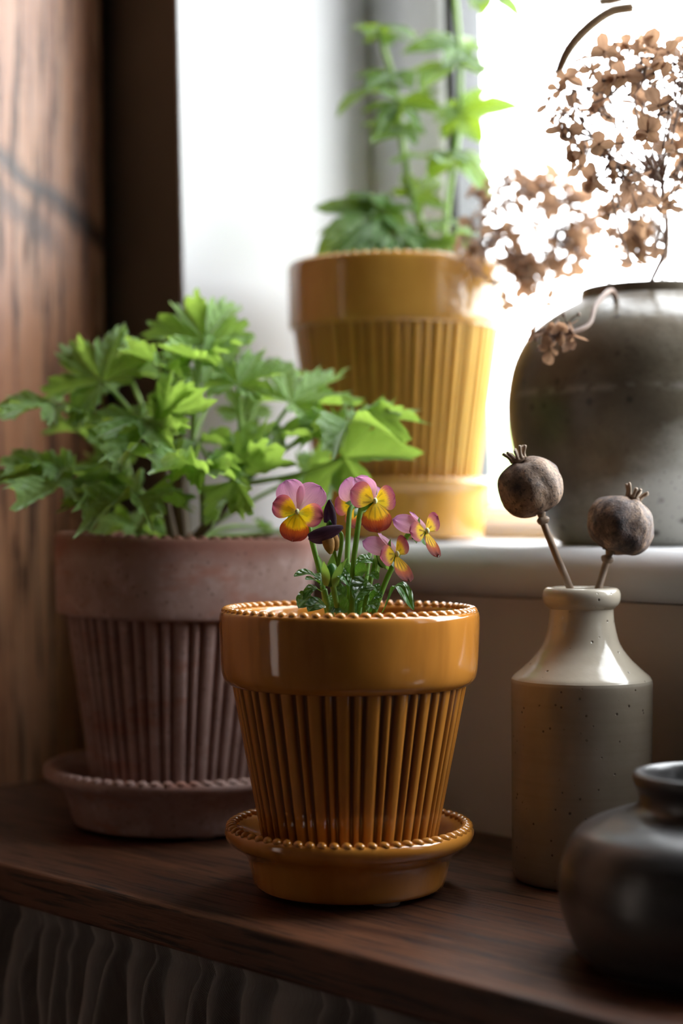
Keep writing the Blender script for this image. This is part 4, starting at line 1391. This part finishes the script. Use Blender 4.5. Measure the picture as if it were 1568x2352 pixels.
mouth = P(1460, 700, 1.11)
hydrangea('large brown dried hydrangea head reaching high at the right edge',
          [P(1490, 820, 1.10), P(1485, 680, 1.08), P(1530, 560, 1.03), P(1520, 420, 1.01)],
          P(1500, 285, 1.0), (0.063, 0.045, 0.052), 105, 4, 0.0092, bias=lambda p, rnd: holes(p, rnd) and rnd.random() < 0.35 + 9.0 * (p.x - 0.12) + 5.0 * (p.z - 0.42),
          extra=[P(1258, 238, 1.0), P(1282, 205, 1.0), P(1300, 180, 1.0), P(1290, 300, 1.0), P(1302, 322, 1.01), P(1285, 260, 1.01), P(1318, 245, 1.0), P(1395, 345, 0.99), P(1412, 330, 0.99),
                 P(1325, 225, 1.01), P(1462, 110, 1.01), P(1480, 130, 1.01), P(1440, 165, 1.0), P(1425, 390, 0.99), P(1440, 430, 0.99), P(1500, 460, 1.0), P(1535, 470, 1.0), P(1475, 520, 1.0), P(1450, 600, 1.01), P(1505, 570, 1.02)])
hydrangea('pale dried hydrangea head leaning left over the mustard pot',
          [P(1440, 820, 1.13), P(1425, 690, 1.14), P(1360, 610, 1.19), P(1280, 550, 1.22)],
          P(1225, 515, 1.20), (0.049, 0.036, 0.043), 92, 9, 0.0104, bias=holes,
          extra=[P(1080, 600, 1.165), P(1105, 625, 1.17), P(1140, 655, 1.175), P(1165, 690, 1.175), P(1190, 640, 1.185), P(1210, 590, 1.20), P(1060, 560, 1.17), P(1260, 690, 1.17), P(1215, 670, 1.19)])
hydrangea('thin dried hydrangea spray low at the right above the jar',
          [P(1500, 820, 1.13), P(1510, 690, 1.13), P(1530, 600, 1.13), P(1535, 560, 1.13)],
          P(1520, 500, 1.12), (0.040, 0.035, 0.030), 40, 15, 0.0098, bias=holes)
hydrangea('small pale floret cluster drooping over the shoulder of the jar',
          [P(1420, 720, 1.07), P(1405, 668, 1.055), P(1368, 700, 1.03), P(1352, 745, 1.015), P(1310, 765, 1.008)],
          P(1285, 765, 1.005), (0.010, 0.006, 0.009), 5, 21, 0.0086, extra=[P(1262, 800, 1.0), P(1300, 790, 1.0), P(1225, 765, 1.01)])


def grass(label, stem, spike, seed):
    root = thing('dried_grass', JM, label, 'dried grass', 'dried flowers in the jar')
    rnd = random.Random(seed)
    sp = spline(stem, 30)
    MB().tube([p - JM for p in sp], 0.0006, 6).build('stalk', MAT['grass_awn'], root)
    ax = spline(spike, 60)
    mb = MB()
    mb.tube([p - JM for p in ax], [0.0029 - 0.0012 * (k / 60) ** 6 for k in range(61)], 8)
    for k in range(60):
        t = (ax[k + 1] - ax[k]).normalized()
        a = t.orthogonal().normalized(); c = t.cross(a)
        for _ in range(46):
            th = rnd.uniform(0, TAU)
            d = (a * math.cos(th) + c * math.sin(th)) * 0.8 + t * rnd.uniform(0.3, 1.0)
            s = ax[k] - JM; e = s + d.normalized() * rnd.uniform(0.0034, 0.0050)
            w = d.cross(t).normalized() * 0.0007
            i = len(mb.v); mb.v += [s - w, s + w, e]; mb.f.append((i, i + 1, i + 2))
    mb.build('seed_spike', MAT['grass_awn'], root)


grass('brown bristly grass spike arching over the large hydrangea head',
      [P(1510, 820, 1.10), P(1520, 690, 1.09), P(1600, 330, 1.02), P(1590, 90, 1.02), P(1520, 18, 1.02), P(1452, 17, 1.02)],
      [P(1452, 17, 1.02), P(1400, 28, 1.02), P(1345, 68, 1.02), P(1305, 115, 1.02), P(1281, 166, 1.02)], 3)
grass('short brown grass spike just entering at the top edge',
      [P(1530, 820, 1.10), P(1540, 690, 1.09), P(1620, 320, 1.08), P(1600, 60, 1.09), P(1500, -30, 1.09), P(1460, -22, 1.09)],
      [P(1460, -22, 1.09), P(1440, -12, 1.09), P(1410, 0, 1.09), P(1382, 4, 1.09)], 6)
